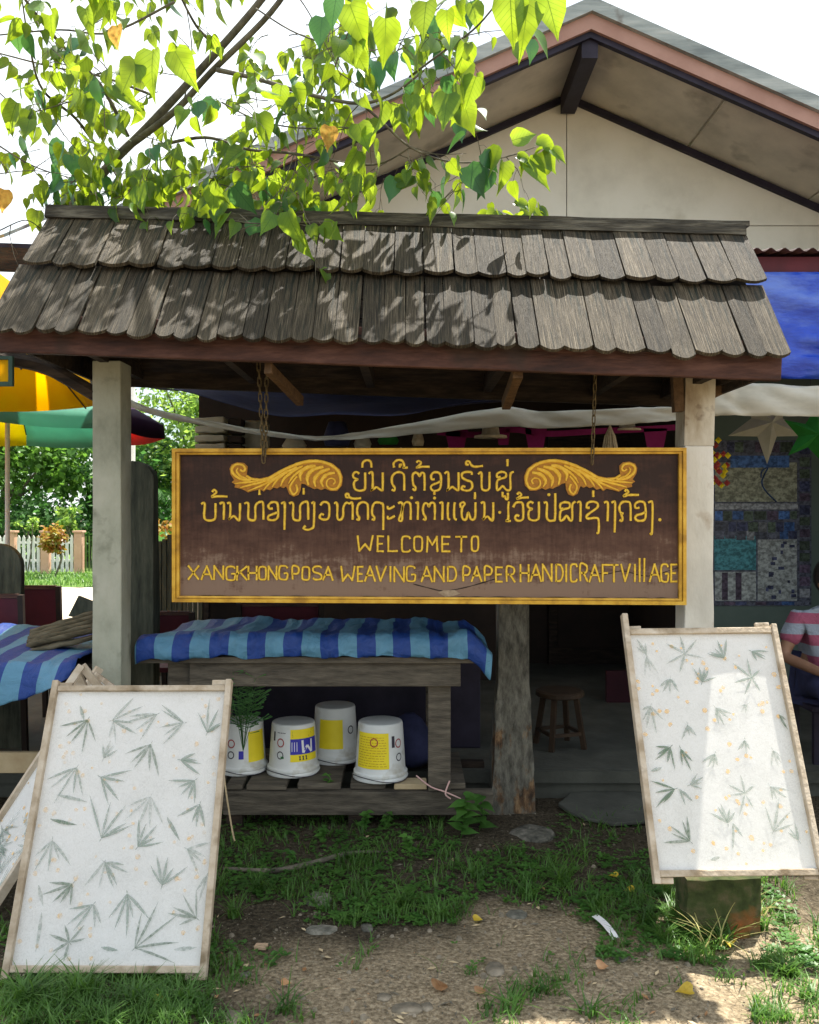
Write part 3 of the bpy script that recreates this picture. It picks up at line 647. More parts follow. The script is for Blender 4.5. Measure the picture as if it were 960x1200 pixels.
# ridge boards
mb=MB(); mb.bar((-1.635,3.985,2.885+RZ(-1.62)),(1.53,3.985,2.885+RZ(1.53)),.07,.022,seg=30,jit=.0022); obj('ridge_board',mb,M['ridge'],sh)
mb=MB(); mb.bar((-1.635,3.945,2.858+RZ(-1.62)),(1.51,3.945,2.852+RZ(1.5)),.02,.045,seg=30,jit=.002); obj('ridge_board',mb,M['ridge'],sh)

# ---------------------------------------------------------------- sign
BYf=3.93
sgn_c=W(503,616,BYf)
sign = thing('welcome_sign','dark brown carved welcome board with yellow frame and Lao and English lettering','sign',(sgn_c.x,BYf,W(0,706,BYf).z))
def boardmat():
    m, nt, P = newmat('sign_board_paint'); N = nt.nodes.new; L = nt.links.new
    tc = N('ShaderNodeTexCoord'); sp = N('ShaderNodeSeparateXYZ'); L(tc.outputs['Object'], sp.inputs[0])
    mp = N('ShaderNodeMapping'); mp.inputs['Scale'].default_value=(2.2,1,5); L(tc.outputs['Object'],mp.inputs[0])
    n1 = N('ShaderNodeTexNoise'); n1.inputs['Scale'].default_value = 2.5; n1.inputs['Detail'].default_value = 8; n1.inputs['Roughness'].default_value=.7; L(mp.outputs[0], n1.inputs['Vector'])
    mp2 = N('ShaderNodeMapping'); mp2.inputs['Scale'].default_value=(14,1,2); L(tc.outputs['Object'],mp2.inputs[0])
    n2 = N('ShaderNodeTexNoise'); n2.inputs['Scale'].default_value = 5; n2.inputs['Detail'].default_value = 6; L(mp2.outputs[0], n2.inputs['Vector'])
    # wear: paint faded to grey-mauve over the lower half, in ragged patches
    mr = N('ShaderNodeMapRange'); mr.inputs[1].default_value=.05; mr.inputs[2].default_value=.45; mr.inputs[3].default_value=.42; mr.inputs[4].default_value=-.22; L(sp.outputs['Z'],mr.inputs[0])
    a=N('ShaderNodeMath'); a.operation='ADD'; L(n1.outputs['Fac'],a.inputs[0]); L(mr.outputs[0],a.inputs[1])
    b=N('ShaderNodeMath'); b.operation='MULTIPLY_ADD'; b.inputs[1].default_value=.35; L(n2.outputs['Fac'],b.inputs[0]); L(a.outputs[0],b.inputs[2])
    r=ramp(nt,[(.024,.009,.005),(.052,.02,.011),(.098,.047,.029),(.2,.13,.09)],[.42,.60,.86,1.1]); L(b.outputs[0],r.inputs['Fac'])
    L(r.outputs[0],P.inputs['Base Color']); P.inputs['Roughness'].default_value=.6; P.inputs['Specular IOR Level'].default_value=.3
    bp=N('ShaderNodeBump'); bp.inputs['Strength'].default_value=.35; bp.inputs['Distance'].default_value=.004; L(n2.outputs['Fac'],bp.inputs['Height']); L(bp.outputs[0],P.inputs['Normal'])
    return m
M['board']=boardmat()
bl,br_,bt,bb=203,803,526,706
def BP(px,py,dy=0):
    # board plane point, board bottom edge tilts a touch like in the picture
    k=(px-bl)/(br_-bl); yy=py+((-1.0*k) if py<600 else 3.5*k*(py-600)/106-1.0)
    p=W(px,yy,BYf); return Vector((p.x,BYf+dy,p.z))
mb=MB(); q=[BP(208,531,.0),BP(798,531,.0),BP(798,701,.0),BP(208,701,.0)]; mb.prism([Vector((p.x,BYf+.004,p.z)) for p in q][::-1],(0,.022,0)); obj('board',mb,M['board'],sign)
def frame(p,q,wd):
    out=[]
def fbar(pts,name='frame_rail'):
    mb=MB(); mb.prism(pts,(0,.045,0)); return mb
o_=[(bl,bt),(br_,bt),(br_,bb),(bl,bb)]; fw=8
in_=[(bl+fw,bt+fw-1),(br_-fw,bt+fw-1),(br_-fw,bb-fw+1),(bl+fw,bb-fw+1)]
mid=[(bl+4,bt+4),(br_-4,bt+4),(br_-4,bb-4),(bl+4,bb-4)]
mi2=[(bl+5.2,bt+5),(br_-5.2,bt+5),(br_-5.2,bb-5),(bl+5.2,bb-5)]
for k in range(4):
    k2=(k+1)%4
    mb=MB()
    A=[BP(*o_[k],-.022),BP(*o_[k2],-.022),BP(*mid[k2],-.022),BP(*mid[k],-.022)]
    mb.prism(A[::-1],(0,.05,0))
    B=[BP(*mi2[k],-.017),BP(*mi2[k2],-.017),BP(*in_[k2],-.014),BP(*in_[k],-.014)]
    mb.prism(B[::-1],(0,.03,0))
    C_=[BP(*mid[k],-.011),BP(*mid[k2],-.011),BP(*mi2[k2],-.011),BP(*mi2[k],-.011)]
    mb.prism(C_[::-1],(0,.03,0))
    obj('frame_rail',mb,M['yellow'],sign)
# ribbon strokes = raised carved letters
def ribbon(mb,pts,wd,y0,th=.003,taper=None,k=5,sm=True,two=False):
    P=[Vector((p[0],p[1],0)) for p in pts]
    if sm and len(P)>2: P=spline(P,k)
    n=len(P); vs=[]; fs=[]
    for i,p in enumerate(P):
        d=(P[min(i+1,n-1)]-P[max(i-1,0)]); d=d.normalized() if d.length>1e-6 else Vector((1,0,0))
        nn=Vector((-d.y,d.x,0)); ww=wd*(taper(i/(n-1)) if taper else 1)*(1+.28*nz(p.x*.35,p.y*.35,3))
        for s,yy in ((-1,0),(-.62,-th),(.62,-th),(1,0)):
            q=p+nn*ww*s; b=BP(q.x,q.y,y0+yy); vs.append(b)
        if i:
            o=(i-1)*4
            for c in range(3): fs.append((o+c,o+c+1,o+4+c+1,o+4+c))
    # rounded ends
    fs+=[(0,1,2,3),(4*n-1,4*n-2,4*n-3,4*n-4)]
    mb.add(vs,fs)
    if two: mb.m[-len(fs):]=[0 if (i%3==1 and i<len(fs)-2) else 1 for i in range(len(fs))]
def dot(mb,x,y,r,y0,th=.003):
    n=10; vs=[BP(x+r*math.cos(2*math.pi*i/n),y+r*math.sin(2*math.pi*i/n),y0) for i in range(n)]+[BP(x+.6*r*math.cos(2*math.pi*i/n),y+.6*r*math.sin(2*math.pi*i/n),y0-th) for i in range(n)]
    mb.add(vs,[(i,(i+1)%n,n+(i+1)%n,n+i) for i in range(n)]+[tuple(range(n,2*n))])
def glyph(strokes,ox,oy,sc,dots=(),wd=1.62,sh_=(0,0),sm=True):
    mb=MB(); j=R(-.0004,.0004)
    for s in strokes:
        pp_=[(ox+(p[0]+sh_[0])/sc,oy+(p[1]+sh_[1])/sc) for p in s]
        if sm and len(pp_)>2: ribbon(mb,pp_,wd,.003+j,two=True)
        else:
            for q,(a,b) in enumerate(zip(pp_,pp_[1:])):
                d=Vector((b[0]-a[0],b[1]-a[1])); e=d.normalized()*wd*.6 if d.length>1e-6 else d
                ribbon(mb,[(a[0]-e.x,a[1]-e.y),((a[0]+b[0])/2+R(-.2,.2),(a[1]+b[1])/2+R(-.2,.2)),(b[0]+e.x,b[1]+e.y)],wd,.003+j+.0002*q,two=True)
    for d in dots: dot(mb,ox+(d[0]+sh_[0])/sc,oy+(d[1]+sh_[1])/sc,wd*1.2,.003+j)
    obj('letter',mb,[M['letter'],M['letter_edge']],sign)
# first line
A=(400,530,4.364)
NO=[(140,112),(150,104),(160,112),(160,185),(150,196),(165,190),(180,180),(195,190),(208,196),(212,185),(212,105)]
glyph([[(92,112),(80,103),(66,107),(60,120),(66,133),(84,140),(70,148),(64,165),(70,188),(90,198),(112,195),(122,182),(122,105)]],*A)
glyph([[(108,80),(110,55),(130,42),(150,50),(155,80)]],*A)
glyph([NO],*A)
glyph([[(258,192),(270,198),(274,184),(262,165),(258,140),(264,120),(280,106),(302,104),(318,114),(322,135),(322,198)]],*A)
glyph([[(270,80),(268,58),(288,42),(312,46),(322,70),(320,82)],[(300,80),(300,66),(312,66)],[(318,80),(337,80)]],*A)
glyph([[(364,188),(376,196),(380,182),(368,165),(365,120),(378,106),(393,112),(400,125),(410,108),(422,110),(426,130),(426,198)]],*A)
glyph([[(385,55),(395,46),(408,55),(400,68),(385,80),(412,76),(452,76)]],*A)
glyph([[(478,140),(463,140),(460,120),(475,105),(500,108),(510,130),(508,178),(495,196),(470,198),(458,185),(465,170),(490,160),(508,150)]],*A)
glyph([NO],*A,sh_=(388,0))
glyph([[(668,118),(665,105),(640,103),(620,110),(618,130),(640,145),(665,155),(670,180),(655,197),(630,197),(615,188),(622,176),(635,180)]],*A)
glyph([[(652,66),(640,64),(640,50),(655,50),(664,66),(682,76),(725,72)]],*A)
glyph([[(700,115),(712,105),(718,115),(718,170),(722,192),(740,198),(755,190),(758,170),(758,103)]],*A)
glyph([[(815,128),(798,130),(798,112),(820,103),(842,110),(840,130),(815,138),(798,150),(796,192),(808,192),(826,176),(845,195),(865,190),(865,118),(882,102)]],*A)
glyph([[(825,205),(826,228),(838,228),(842,242),(852,240),(852,210)]],*A)
glyph([[(850,42),(850,70)]],*A)
# second line
B=(225,570,4.8); C=(400,570,4.8); D=(580,570,4.571)
TH=[(295,98),(308,92),(318,105),(316,170),(322,190),(342,196),(356,185),(356,120),(365,98),(385,88),(400,98),(402,192)]
glyph([[(52,100),(65,92),(72,105),(68,165),(75,190),(100,197),(125,190),(132,170),(132,95)]],*B)
glyph([[(114,32),(125,20),(138,32),(125,46),(112,60),(145,56),(200,58)]],*B)
glyph([[(155,98),(172,92),(180,105),(178,192)]],*B)
glyph([[(198,97),(210,92),(216,105),(214,175),(206,190),(235,172),(255,190),(268,188),(270,95)]],*B)
glyph([TH],*B); glyph([[(380,20),(380,44)]],*B)
glyph([[(455,124),(438,126),(430,110),(445,92),(470,90),(482,105),(485,160),(478,185),(455,195),(430,190),(430,172),(452,162),(482,150)]],*B)
glyph([[(502,99),(514,92),(522,108),(520,248)]],*B)
glyph([TH],*B,sh_=(252,0)); glyph([[(628,15),(628,42)]],*B)
glyph([[(672,97),(683,92),(688,105),(685,220),(675,240),(650,248),(626,240),(640,226)]],*B)
glyph([[(722,108),(738,90),(760,92),(772,110),(772,165),(762,188),(735,190),(718,178),(728,160),(742,166)]],*B)
glyph([[(800,98),(812,92),(818,110),(818,180),(835,192),(850,170),(852,120),(868,94),(886,98),(898,92),(904,110),(904,192)]],*B)
glyph([[(882,64),(868,62),(866,46),(880,45),(886,62),(908,70),(952,68)]],*B)
glyph([[(85,188),(98,192),(100,178),(90,160),(90,125),(100,100),(125,90),(145,100),(150,120),(150,192)]],*C)
glyph([[(172,188),(184,192),(186,178),(174,160),(174,125),(185,98),(202,92),(224,97),(236,115),(236,248)]],*C)
glyph([[(262,112),(262,126),(276,126),(300,112)],[(262,170),(262,184),(276,184),(302,170)]],*C)
glyph([[(320,98),(333,92),(345,105),(338,150),(324,192),(342,192),(344,130),(358,96),(378,92),(390,110),(390,192)]],*C)
glyph([[(418,98),(427,92),(432,105),(430,192)]],*C,dots=[(395,66)])
glyph([[(460,186),(472,192),(474,178),(462,155),(460,120),(470,98),(485,100),(493,116),(502,98),(518,95),(526,112),(526,192)]],*C)
glyph([[(552,98),(564,92),(570,105),(568,192)],[(524,32),(524,46)]],*C,dots=[(525,68)])
glyph([[(604,92),(600,110),(600,178),(612,192)],[(640,92),(636,110),(636,178),(650,192)]],*C)
glyph([[(672,122),(670,100),(686,92),(694,104),(680,125),(678,170),(688,190),(704,186),(715,150),(728,186),(744,190),(754,170),(755,92)]],*C)
glyph([[(752,40),(752,70)]],*C)
glyph([[(785,98),(798,92),(806,105),(804,175),(796,190),(822,174),(840,190),(854,188),(855,92)]],*C)
glyph([],*C,dots=[(892,150)])
glyph([[(76,84),(72,110),(72,176),(60,188),(86,188)]],*D)
glyph([[(98,115),(112,92),(135,88),(150,100),(152,168),(142,185),(120,186),(108,172),(118,158),(130,164)]],*D)
glyph([[(120,47),(130,36),(142,48),(130,60),(118,70),(145,64),(182,62)]],*D)
glyph([[(206,94),(194,86),(180,92),(176,105),(184,118),(200,124),(186,132),(180,150),(184,176),(204,186),(226,182),(236,166),(236,85)]],*D)
glyph([[(262,92),(275,88),(280,100),(278,165),(290,186),(312,186),(323,170),(324,40)]],*D,dots=[(290,48)])
glyph([[(368,120),(352,122),(352,98),(375,88),(400,95),(398,118),(370,126),(352,140),(350,184),(366,182),(385,162),(402,184),(415,178),(415,104),(432,85)]],*D)
glyph([[(440,92),(453,86),(460,100),(458,192)]],*D)
glyph([[(508,118),(492,116),(498,92),(525,85),(550,95),(550,115),(530,132),(505,150),(490,166),(500,176),(540,172),(556,184),(556,246),(544,250)]],*D)
glyph([[(528,30),(528,56)]],*D)
glyph([[(585,92),(598,86),(606,100),(604,190)]],*D)
glyph([[(625,92),(637,86),(645,100),(642,248)]],*D)
glyph([[(690,150),(676,146),(668,130),(670,105),(685,88),(710,86),(726,100),(728,188)],[(668,182),(680,188),(684,174),(676,150)]],*D)
glyph([[(697,32),(705,21),(716,35),(702,45),(690,57),(720,50),(772,50)]],*D)
glyph([[(775,118),(755,120),(752,100),(770,86),(795,88),(805,105),(808,165),(795,185),(765,186),(752,172),(762,158),(785,152),(806,142)]],*D)
glyph([[(822,92),(834,86),(845,100),(842,248),(832,250)]],*D)
glyph([],*D,dots=[(885,182)],wd=1.7)
# Latin capitals in a unit box (x 0..1, y 0 top..1 bottom)
o8=[(.5,0),(.12,.06),(0,.25),(0,.75),(.12,.95),(.5,1),(.88,.95),(1,.75),(1,.25),(.88,.06),(.5,0)]
LT={'A':[[(0,1),(.5,0),(1,1)],[(.2,.62),(.8,.62)]],'B':[[(0,0),(0,1)],[(0,0),(.7,.05),(.8,.25),(.6,.45),(0,.48)],[(0,.48),(.8,.55),(.95,.8),(.7,1),(0,1)]],
'C':[[(1,.15),(.8,0),(.2,0),(0,.2),(0,.8),(.2,1),(.8,1),(1,.85)]],'D':[[(0,0),(0,1)],[(0,0),(.7,.05),(1,.35),(1,.65),(.7,.95),(0,1)]],
'E':[[(1,0),(0,0),(0,1),(1,1)],[(0,.5),(.8,.5)]],'F':[[(1,0),(0,0),(0,1)],[(0,.5),(.75,.5)]],
'G':[[(1,.15),(.8,0),(.2,0),(0,.2),(0,.8),(.2,1),(.85,1),(1,.8),(1,.55),(.55,.55)]],'H':[[(0,0),(0,1)],[(1,0),(1,1)],[(0,.5),(1,.5)]],
'I':[[(.5,0),(.5,1)]],'K':[[(0,0),(0,1)],[(1,0),(0,.55)],[(.3,.42),(1,1)]],'L':[[(0,0),(0,1),(1,1)]],'M':[[(0,1),(.05,0),(.5,.55),(.95,0),(1,1)]],
'N':[[(0,1),(0,0),(1,1),(1,0)]],'O':[o8],'P':[[(0,1),(0,0),(.75,.02),(1,.2),(.9,.45),(.6,.55),(0,.55)]],'R':[[(0,1),(0,0),(.75,.02),(.95,.2),(.85,.42),(.6,.5),(0,.5)],[(.4,.5),(1,1)]],
'S':[[(1,.12),(.75,0),(.2,.02),(0,.2),(.1,.42),(.8,.56),(1,.75),(.85,.97),(.25,1),(0,.87)]],'T':[[(0,0),(1,0)],[(.5,0),(.5,1)]],
'V':[[(0,0),(.45,1),(1,0)]],'W':[[(0,0),(.12,1),(.5,.55),(.82,.95),(1,0)]],'X':[[(0,0),(1,1)],[(1,0),(0,1)]],'l':[[(.5,-.35),(.5,1)]]}
def latin(spec,ox,oy,sc,y0,y1):
    for ch,x0,x1 in spec:
        st=LT[ch]; sm=ch in 'OSCGDPRB'
        dy=R(-2,2)
        glyph([[(x0+(x1-x0)*a+R(-1,1),y0+dy+(y1-y0)*b+R(-1,1)) for a,b in s] for s in st],ox,oy,sc,wd=1.42,sm=sm)
latin([('W',110,192),('E',217,248),('L',274,322),('C',348,393),('O',414,456),('M',482,538),('E',564,603),('T',638,694),('O',722,756)],395,620,4.571,42,120)
latin([('X',77,133),('A',150,208),('N',220,272),('G',290,338),('K',350,403),('H',414,460),('O',474,512),('N',527,573),('G',587,633),('P',662,698),('O',717,757),('S',777,826),('A',835,888)],205,650,4.8,70,143)
latin([('W',22,94),('E',110,138),('A',150,204),('V',210,262),('I',280,292),('N',308,358),('G',374,418),('A',452,510),('N',522,573),('D',594,638),('P',677,713),('A',722,774),('P',792,830),('E',852,884),('R',910,953)],395,620,4.571,202,278)
latin([('H',88,128),('A',140,193),('N',202,248),('D',270,304),('I',316,328),('C',344,378),('R',394,430),('A',440,494),('F',507,540),('T',546,586),('V',602,648),('I',668,676),('l',692,702),('l',716,726),('A',748,800),('G',808,842),('E',858,886)],590,640,4.364,92,175)
# ornaments
OUT=[(85,110),(100,80),(140,65),(185,70),(212,95),(208,130),(205,152),(240,172),(300,178),(360,165),(420,130),(500,90),(580,60),(660,45),(740,52),(810,75),(860,115),(882,170),(875,230),(840,268),(795,268),(755,250),(730,262),(700,250),(680,255),(650,240),(635,235),(615,220),(590,215),(585,260),(570,295),(535,308),(505,290),(490,250),(482,235),(465,248),(440,238),(420,250),(395,243),(370,262),(345,255),(325,272),(300,255),(255,265),(215,277),(190,262),(165,252),(120,242),(125,222),(100,205),(118,190),(92,150)]
RIB=[([(205,160),(240,182),(300,190),(370,175),(430,140),(510,100),(600,68),(690,58),(780,78),(845,125),(866,190),(845,245),(800,255),(768,228),(775,190),(808,180),(828,200),(815,222)],12,lambda t:.5+.5*math.sin(math.pi*min(1,t*1.15+.08))),
 ([(690,90),(620,108),(582,150),(588,200)],15,None),([(745,98),(670,120),(632,170),(640,228)],15,None),([(790,112),(722,140),(682,190),(690,240)],14,None),([(825,140),(765,155),(730,200),(745,240)],13,None),
 ([(600,92),(530,130),(470,180),(445,232)],11,None),([(560,100),(480,140),(420,190),(385,240)],11,None),([(500,120),(430,165),(370,210),(325,262)],11,None),([(640,90),(575,130),(530,170),(500,215)],10,None),
 ([(440,155),(380,190),(320,225),(215,268)],10,None),([(370,188),(300,208),(220,228),(160,245)],10,None),([(290,198),(220,205),(170,210),(120,215)],9,None),
 ([(560,165),(525,210),(510,250),(535,292),(562,262),(552,222)],11,lambda t:.7),
 ([(235,190),(170,185),(115,150),(102,110),(130,82),(175,85),(195,112),(180,130),(160,118)],11,lambda t:1-.4*t),([(210,180),(165,165),(135,130),(145,105)],8,None)]
def ornament(mirror):
    f=(lambda x,y:(1016-(255+x/6),530+y/6+1)) if mirror else (lambda x,y:(255+x/6,530+y/6+1))
    pts=[f(*p) for p in OUT]; mb=MB(); P=[BP(a,b,-.002) for a,b in pts]
    if not mirror: P=P[::-1]
    mb.prism(P,(0,.006,0)); o=obj('scroll_ornament',mb,M['orn_lo'],sign)
    for i,(c,wd,tp) in enumerate(RIB):
        mb=MB(); ribbon(mb,[f(*p) for p in c],wd/6,-.0022-.0004*(i%3),.004,tp or (lambda t:.3+.7*math.sin(math.pi*min(1,.15+t*.85))),6); obj('acanthus_leaf',mb,M['orn_hi'],o)
ornament(False); ornament(True)
# cracks and peeled edge along the board's foot
mb=MB(); 
def crack(pts,wd):
    ribbon(mb,pts,wd,.0028,.0006,lambda t:.4+.6*abs(math.sin(t*17)),3)
P=[]; x=212
while x<794: P.append((x,699.2+R(-.6,.6))); x+=R(6,14)
crack(P,.9)
crack([(484,684),(500,688),(520,692),(540,689),(560,684),(580,678)],.7); crack([(690,668),(710,672),(730,668),(760,674),(795,664)],.6); crack([(795,664),(796,680),(795,697)],.7)
o=obj('crack',mb,M['darkwood'],sign)
mb=MB(); 
mb.prism([BP(a,b,.0015) for a,b in [(513,694),(520,691),(533,691),(540,695),(530,698),(522,699)]][::-1],(0,.004,0))
P=[(213+5*i, 701.5+.8*math.sin(i*1.3)+R(-.4,.4)) for i in range(117)]; ribbon(mb,P,.9,.0035,.001,None,1)
obj('peeled_patch',mb,noisy('bare_pale_wood',[(.22,.16,.1),(.38,.3,.21)],40,bump=.2),sign)
# bolts along the frame top
for px in (262,330,407,432,470,525,640,700,760):
    mb=MB(); c=BP(px,526,.01); mb.lathe((c.x,c.y,c.z),[(.004,0),(.004,.006)],8); obj('nail',mb,M['rust'],sign)

# ---------------------------------------------------------------- chains
def link_mesh():
    mb=MB(); n=12; L_,w_=.021,.0075; pts=[]
    for i in range(n):
        t=2*math.pi*i/n; pts.append(Vector((w_*math.cos(t),0,(L_-w_)*(1 if math.sin(t)>0.01 else -1 if math.sin(t)<-.01 else 0)+w_*math.sin(t))))
    vs=[];fs=[];m=5
    for i,p in enumerate(pts):
        d=(pts[(i+1)%n]-pts[i-1]).normalized(); a=Vector((0,1,0)); b=d.cross(a)
        for k in range(m):
            t=2*math.pi*k/m; vs.append(p+(a*math.cos(t)+b*math.sin(t))*.0028)
    for i in range(n):
        for k in range(m): fs.append((i*m+k,i*m+(k+1)%m,((i+1)%n)*m+(k+1)%m,((i+1)%n)*m+k))
    mb.add(vs,fs); me=bpy.data.meshes.new('link'); me.from_pydata([tuple(v) for v in mb.v],[],mb.f); me.materials.append(M['rust']); me.polygons.foreach_set('use_smooth',[True]*len(fs)); return me
LM=link_mesh()
def chain(label,strands):
    c=strands[0][1]; t=thing('chain',label,'chain',c,'chains that hold the sign')
    for a,b in strands:
        n=max(2,int((b-a).length/.034)); d=(b-a).normalized(); q=Vector((0,0,-1)).rotation_difference(d).to_matrix().to_4x4()
        for i in range(n):
            Mx=Matrix.Translation(a.lerp(b,(i+.5)/n))@q@Matrix.Rotation(math.radians(25+90*(i%2)),4,'Z'); inst('link',LM,Mx,t,c)
ch_y=3.895
chain('rusty double chain on the left holding up the sign above the left scroll',[(W(303,425,ch_y),W(309,542,ch_y)),(W(313,425,ch_y),W(311,535,ch_y))])
chain('thin rusty chain on the right holding up the sign above the right scroll',[(W(698,430,ch_y),W(694,544,ch_y))])

# ---------------------------------------------------------------- paper frames
def leaf2d(mb,base,ang,L_,wd,z,u):
    ca,sa=math.cos(ang),math.sin(ang); cv=R(-.15,.15)
    P=[]
    prof=[(0,.15),(.15,.6),(.4,1),(.7,.75),(1,0)]
    up=[];dn=[]
    for t,h in prof:
        x=t*L_; y0=cv*L_*t*t*.6
        up.append((x,y0+h*wd/2)); dn.append((x,y0-h*wd/2))
    poly=up+dn[-2::-1]
    mb.add([u(base[0]+ca*x-sa*y,base[1]+sa*x+ca*y,z) for x,y in poly],[tuple(range(len(poly)))])
def tray(name,label,BLc,BRc,TLc,wd,ht,sprigs,npet,seed,stiles=(.03,.03),ext=((.02,.02),(.02,.02)),blocks=True,dark=()):
    """BLc: centre of the foot; local X along width, local Y up the slope, local Z towards the viewer"""
    X=(Vector(BRc)).normalized(); Yv=(Vector(TLc)); Yv=(Yv-X*Yv.dot(X)).normalized(); Z=X.cross(Yv)
    C=Vector(BLc); t=thing(name,label,'drying tray',C,'trays of drying handmade paper')
    st=random.getstate(); random.seed(seed)
    def u(x,y,z): return C+X*x+Yv*y+Z*z
    def bx(x0,x1,y0,y1,z0,z1,nm,mat,bev=.003):
        mb=MB(); n=1; j=lambda:R(-.0012,.0012)
        mb.hexa([u(x0+j(),y0+j(),z0),u(x1+j(),y0+j(),z0),u(x1+j(),y1+j(),z0),u(x0+j(),y1+j(),z0),u(x0+j(),y0+j(),z1),u(x1+j(),y0+j(),z1),u(x1+j(),y1+j(),z1),u(x0+j(),y1+j(),z1)]); return obj(nm,mb,M[mat],t,bevel=bev)
    s=.022; h=wd/2
    bx(-h,-h+s,-ext[0][0],ht+ext[0][1],-.01,.026,'frame_stile','tray'); bx(h-s,h,-ext[1][0],ht+ext[1][1],-.01,.026,'frame_stile','tray')
    bx(-h+s,h-s,0,s,-.009,.02,'frame_rail','tray'); bx(-h+s,h-s,ht-s,ht,-.009,.02,'frame_rail','tray')
    if blocks:
        for (a,b) in ((-h+s,-ext[0][0]+.0),( h-s-.05,-ext[1][0])): bx(a,a+.05,b,-.001,-.01,.008,'corner_block','tray')
        bx(h-s-.055,h-s,ht+.001,ht+.022,-.01,.008,'corner_block','tray'); bx(-h+s,-h+s+.05,ht+.001,ht+.014,-.01,.008,'corner_block','tray')
    mb=MB(); nu,nv=16,24
    for b in range(nv+1):
        for a in range(nu+1):
            xx=-h+s-.004+(wd-2*s+.008)*a/nu; yy=s-.004+(ht-2*s+.008)*b/nv
            mb.v.append(u(xx,yy,.004+.0025*nz(xx*6,yy*6,seed)))
    mb.f=[(b*(nu+1)+a,b*(nu+1)+a+1,(b+1)*(nu+1)+a+1,(b+1)*(nu+1)+a) for b in range(nv) for a in range(nu)]; mb.m=[0]*len(mb.f)
    pp=obj('paper_sheet',mb,M['paper'],t,smooth=True)
    inside=lambda x,y:(-h+s+.004<x<h-s-.004) and (s+.004<y<ht-s-.004)
    n_=X.cross(Yv)
    def hit(px,py):
        o=Vector((0,0,H)); d=W(px,py,1)-o; k=(C-o).dot(n_)/d.dot(n_); p=o+d*k-C; return p.dot(X),p.dot(Yv)
    for i,(px,py,ang,n,L_) in enumerate(sprigs):
        L_=L_*R(.75,1.25); ang=ang+R(-12,12)
        bx0,by0=hit(px,py) if px is not None else py
        mb=MB(); spread=min(150,24*(n-1)) if n>1 else 0
        if n>5: spread=260
        for q in range(n):
            a=math.radians(ang+(-spread/2+spread*q/(n-1) if n>1 else 0)+R(-7,7)); l=L_*R(.65,1.2)*.0034
            for tr in range(6):
                if inside(bx0+math.cos(a)*l,by0+math.sin(a)*l): break
                l*=.8
            leaf2d(mb,(bx0,by0),a,l,R(.007,.011) if n>1 else .013,.0085+.0003*q,u)
        if n>2: # bit of stem
            a=math.radians(ang+180); leaf2d(mb,(bx0,by0),a,.014,.003,.0088,u)
        o=obj('pressed_bamboo_sprig',mb,M['sprig_dark' if i in dark else 'sprig'],pp)
    mb=MB()
    for i in range(npet):
        x=R(-h+s+.01,h-s-.01); y=R(s+.01,ht-s-.01); r=R(.005,.0105); n=7; r2=[r*R(.7,1.15) for _ in range(n)]
        mb.add([u(x+r2[k]*math.cos(2*math.pi*k/n),y+r2[k]*math.sin(2*math.pi*k/n),.0075) for k in range(n)],[tuple(range(n))])
    obj('pressed_petals',mb,M['petal'],pp,kind='stuff')
    random.setstate(st)
    return t
c7=lambda L_:[(x/2,780+y/2,a,n,l) for x,y,a,n,l in L_]
SL_=c7([(208,128,235,5,32),(190,95,-60,1,20),(265,130,20,4,28),(268,132,270,2,24),(370,115,200,4,28),(432,135,180,5,24),(487,158,80,5,30),(245,218,70,4,26),(355,185,240,6-1,34),(425,222,-10,4,30),(182,240,250,5,34),(238,262,-25,4,32),(458,270,235,5,30),(355,308,255,5,30),(135,304,-20,1,28),(120,360,-5,1,34),(240,405,70,5,34),(470,325,250,4,26),(393,355,-55,1,34),(325,425,60,5,26),(125,410,-80,5,34),(440,430,-30,4,28),(248,462,-40,4,26),(250,455,250,2,26),(382,515,90,5,30),(93,515,-60,1,24),(172,512,225,5,28),(220,560,235,3,40),(222,560,-55,2,34),(300,535,-80,5,30),(100,578,262,1,32),(165,648,130,6,26),(462,592,150,5,28),(318,662,50,5,42),(240,660,-8,1,28),(410,665,8,1,32),(490,485,240,2,24)])
tray('drying_tray','wooden frame of white paper with bamboo leaves and orange petals leaning at front left',
     W(124,1140,2.9),(1,-.02,.008),W(165,805,3.3)-W(124,1140,2.9),.675,.955,SL_,95,3,dark=(0,8,33,31,32,15,26))
SR_=[(757,768,110,3,18),(757,770,-80,3,18),(802,767,120,6,20),(848,772,120,5,20),(880,764,-20,4,20),(785,796,260,5,22),(822,800,60,5,20),(880,795,160,6,24),(762,828,250,5,24),(838,830,-60,4,20),(805,850,270,4,20),(875,826,230,3,14),(912,838,-60,2,24),(785,876,220,5,26),(797,878,-85,3,28),(837,884,250,4,20),(872,868,260,4,20),(905,880,-80,4,20),(790,925,200,4,24),(795,925,-70,2,20),(808,920,30,4,22),(872,930,160,6,22),(902,922,-45,4,24),(808,986,130,5,26),(852,965,100,5,24),(858,965,-80,2,20),(905,975,60,4,26),(832,1008,25,1,14),(935,985,110,3,20),(775,900,200,1,14)]
tray('drying_tray','wooden frame of sunlit white paper with bamboo leaves propped on the stump at right',
     W(865,1027,3.07)+Vector((0,0,.0)),(1,.0,.012),W(814,742,3.45)-W(865,1027,3.07),.60,.90,SR_,80,5,ext=((.022,.062),(.015,.012)),dark=(13,14,12,23,18))
random.seed(42)
SB_=[(None,(R(-.2,.2),R(.08,.95)),R(0,360),5,26) for _ in range(34)]
tray('drying_tray','tilted wooden frame of streaked white paper at the left edge',
     W(-62,1075,3.4)+Vector((.06,0,0)),(.60,-.80,-.1),W(92,792,3.85)-W(-62,1075,3.4),.42,1.02,SB_,40,8,blocks=False)

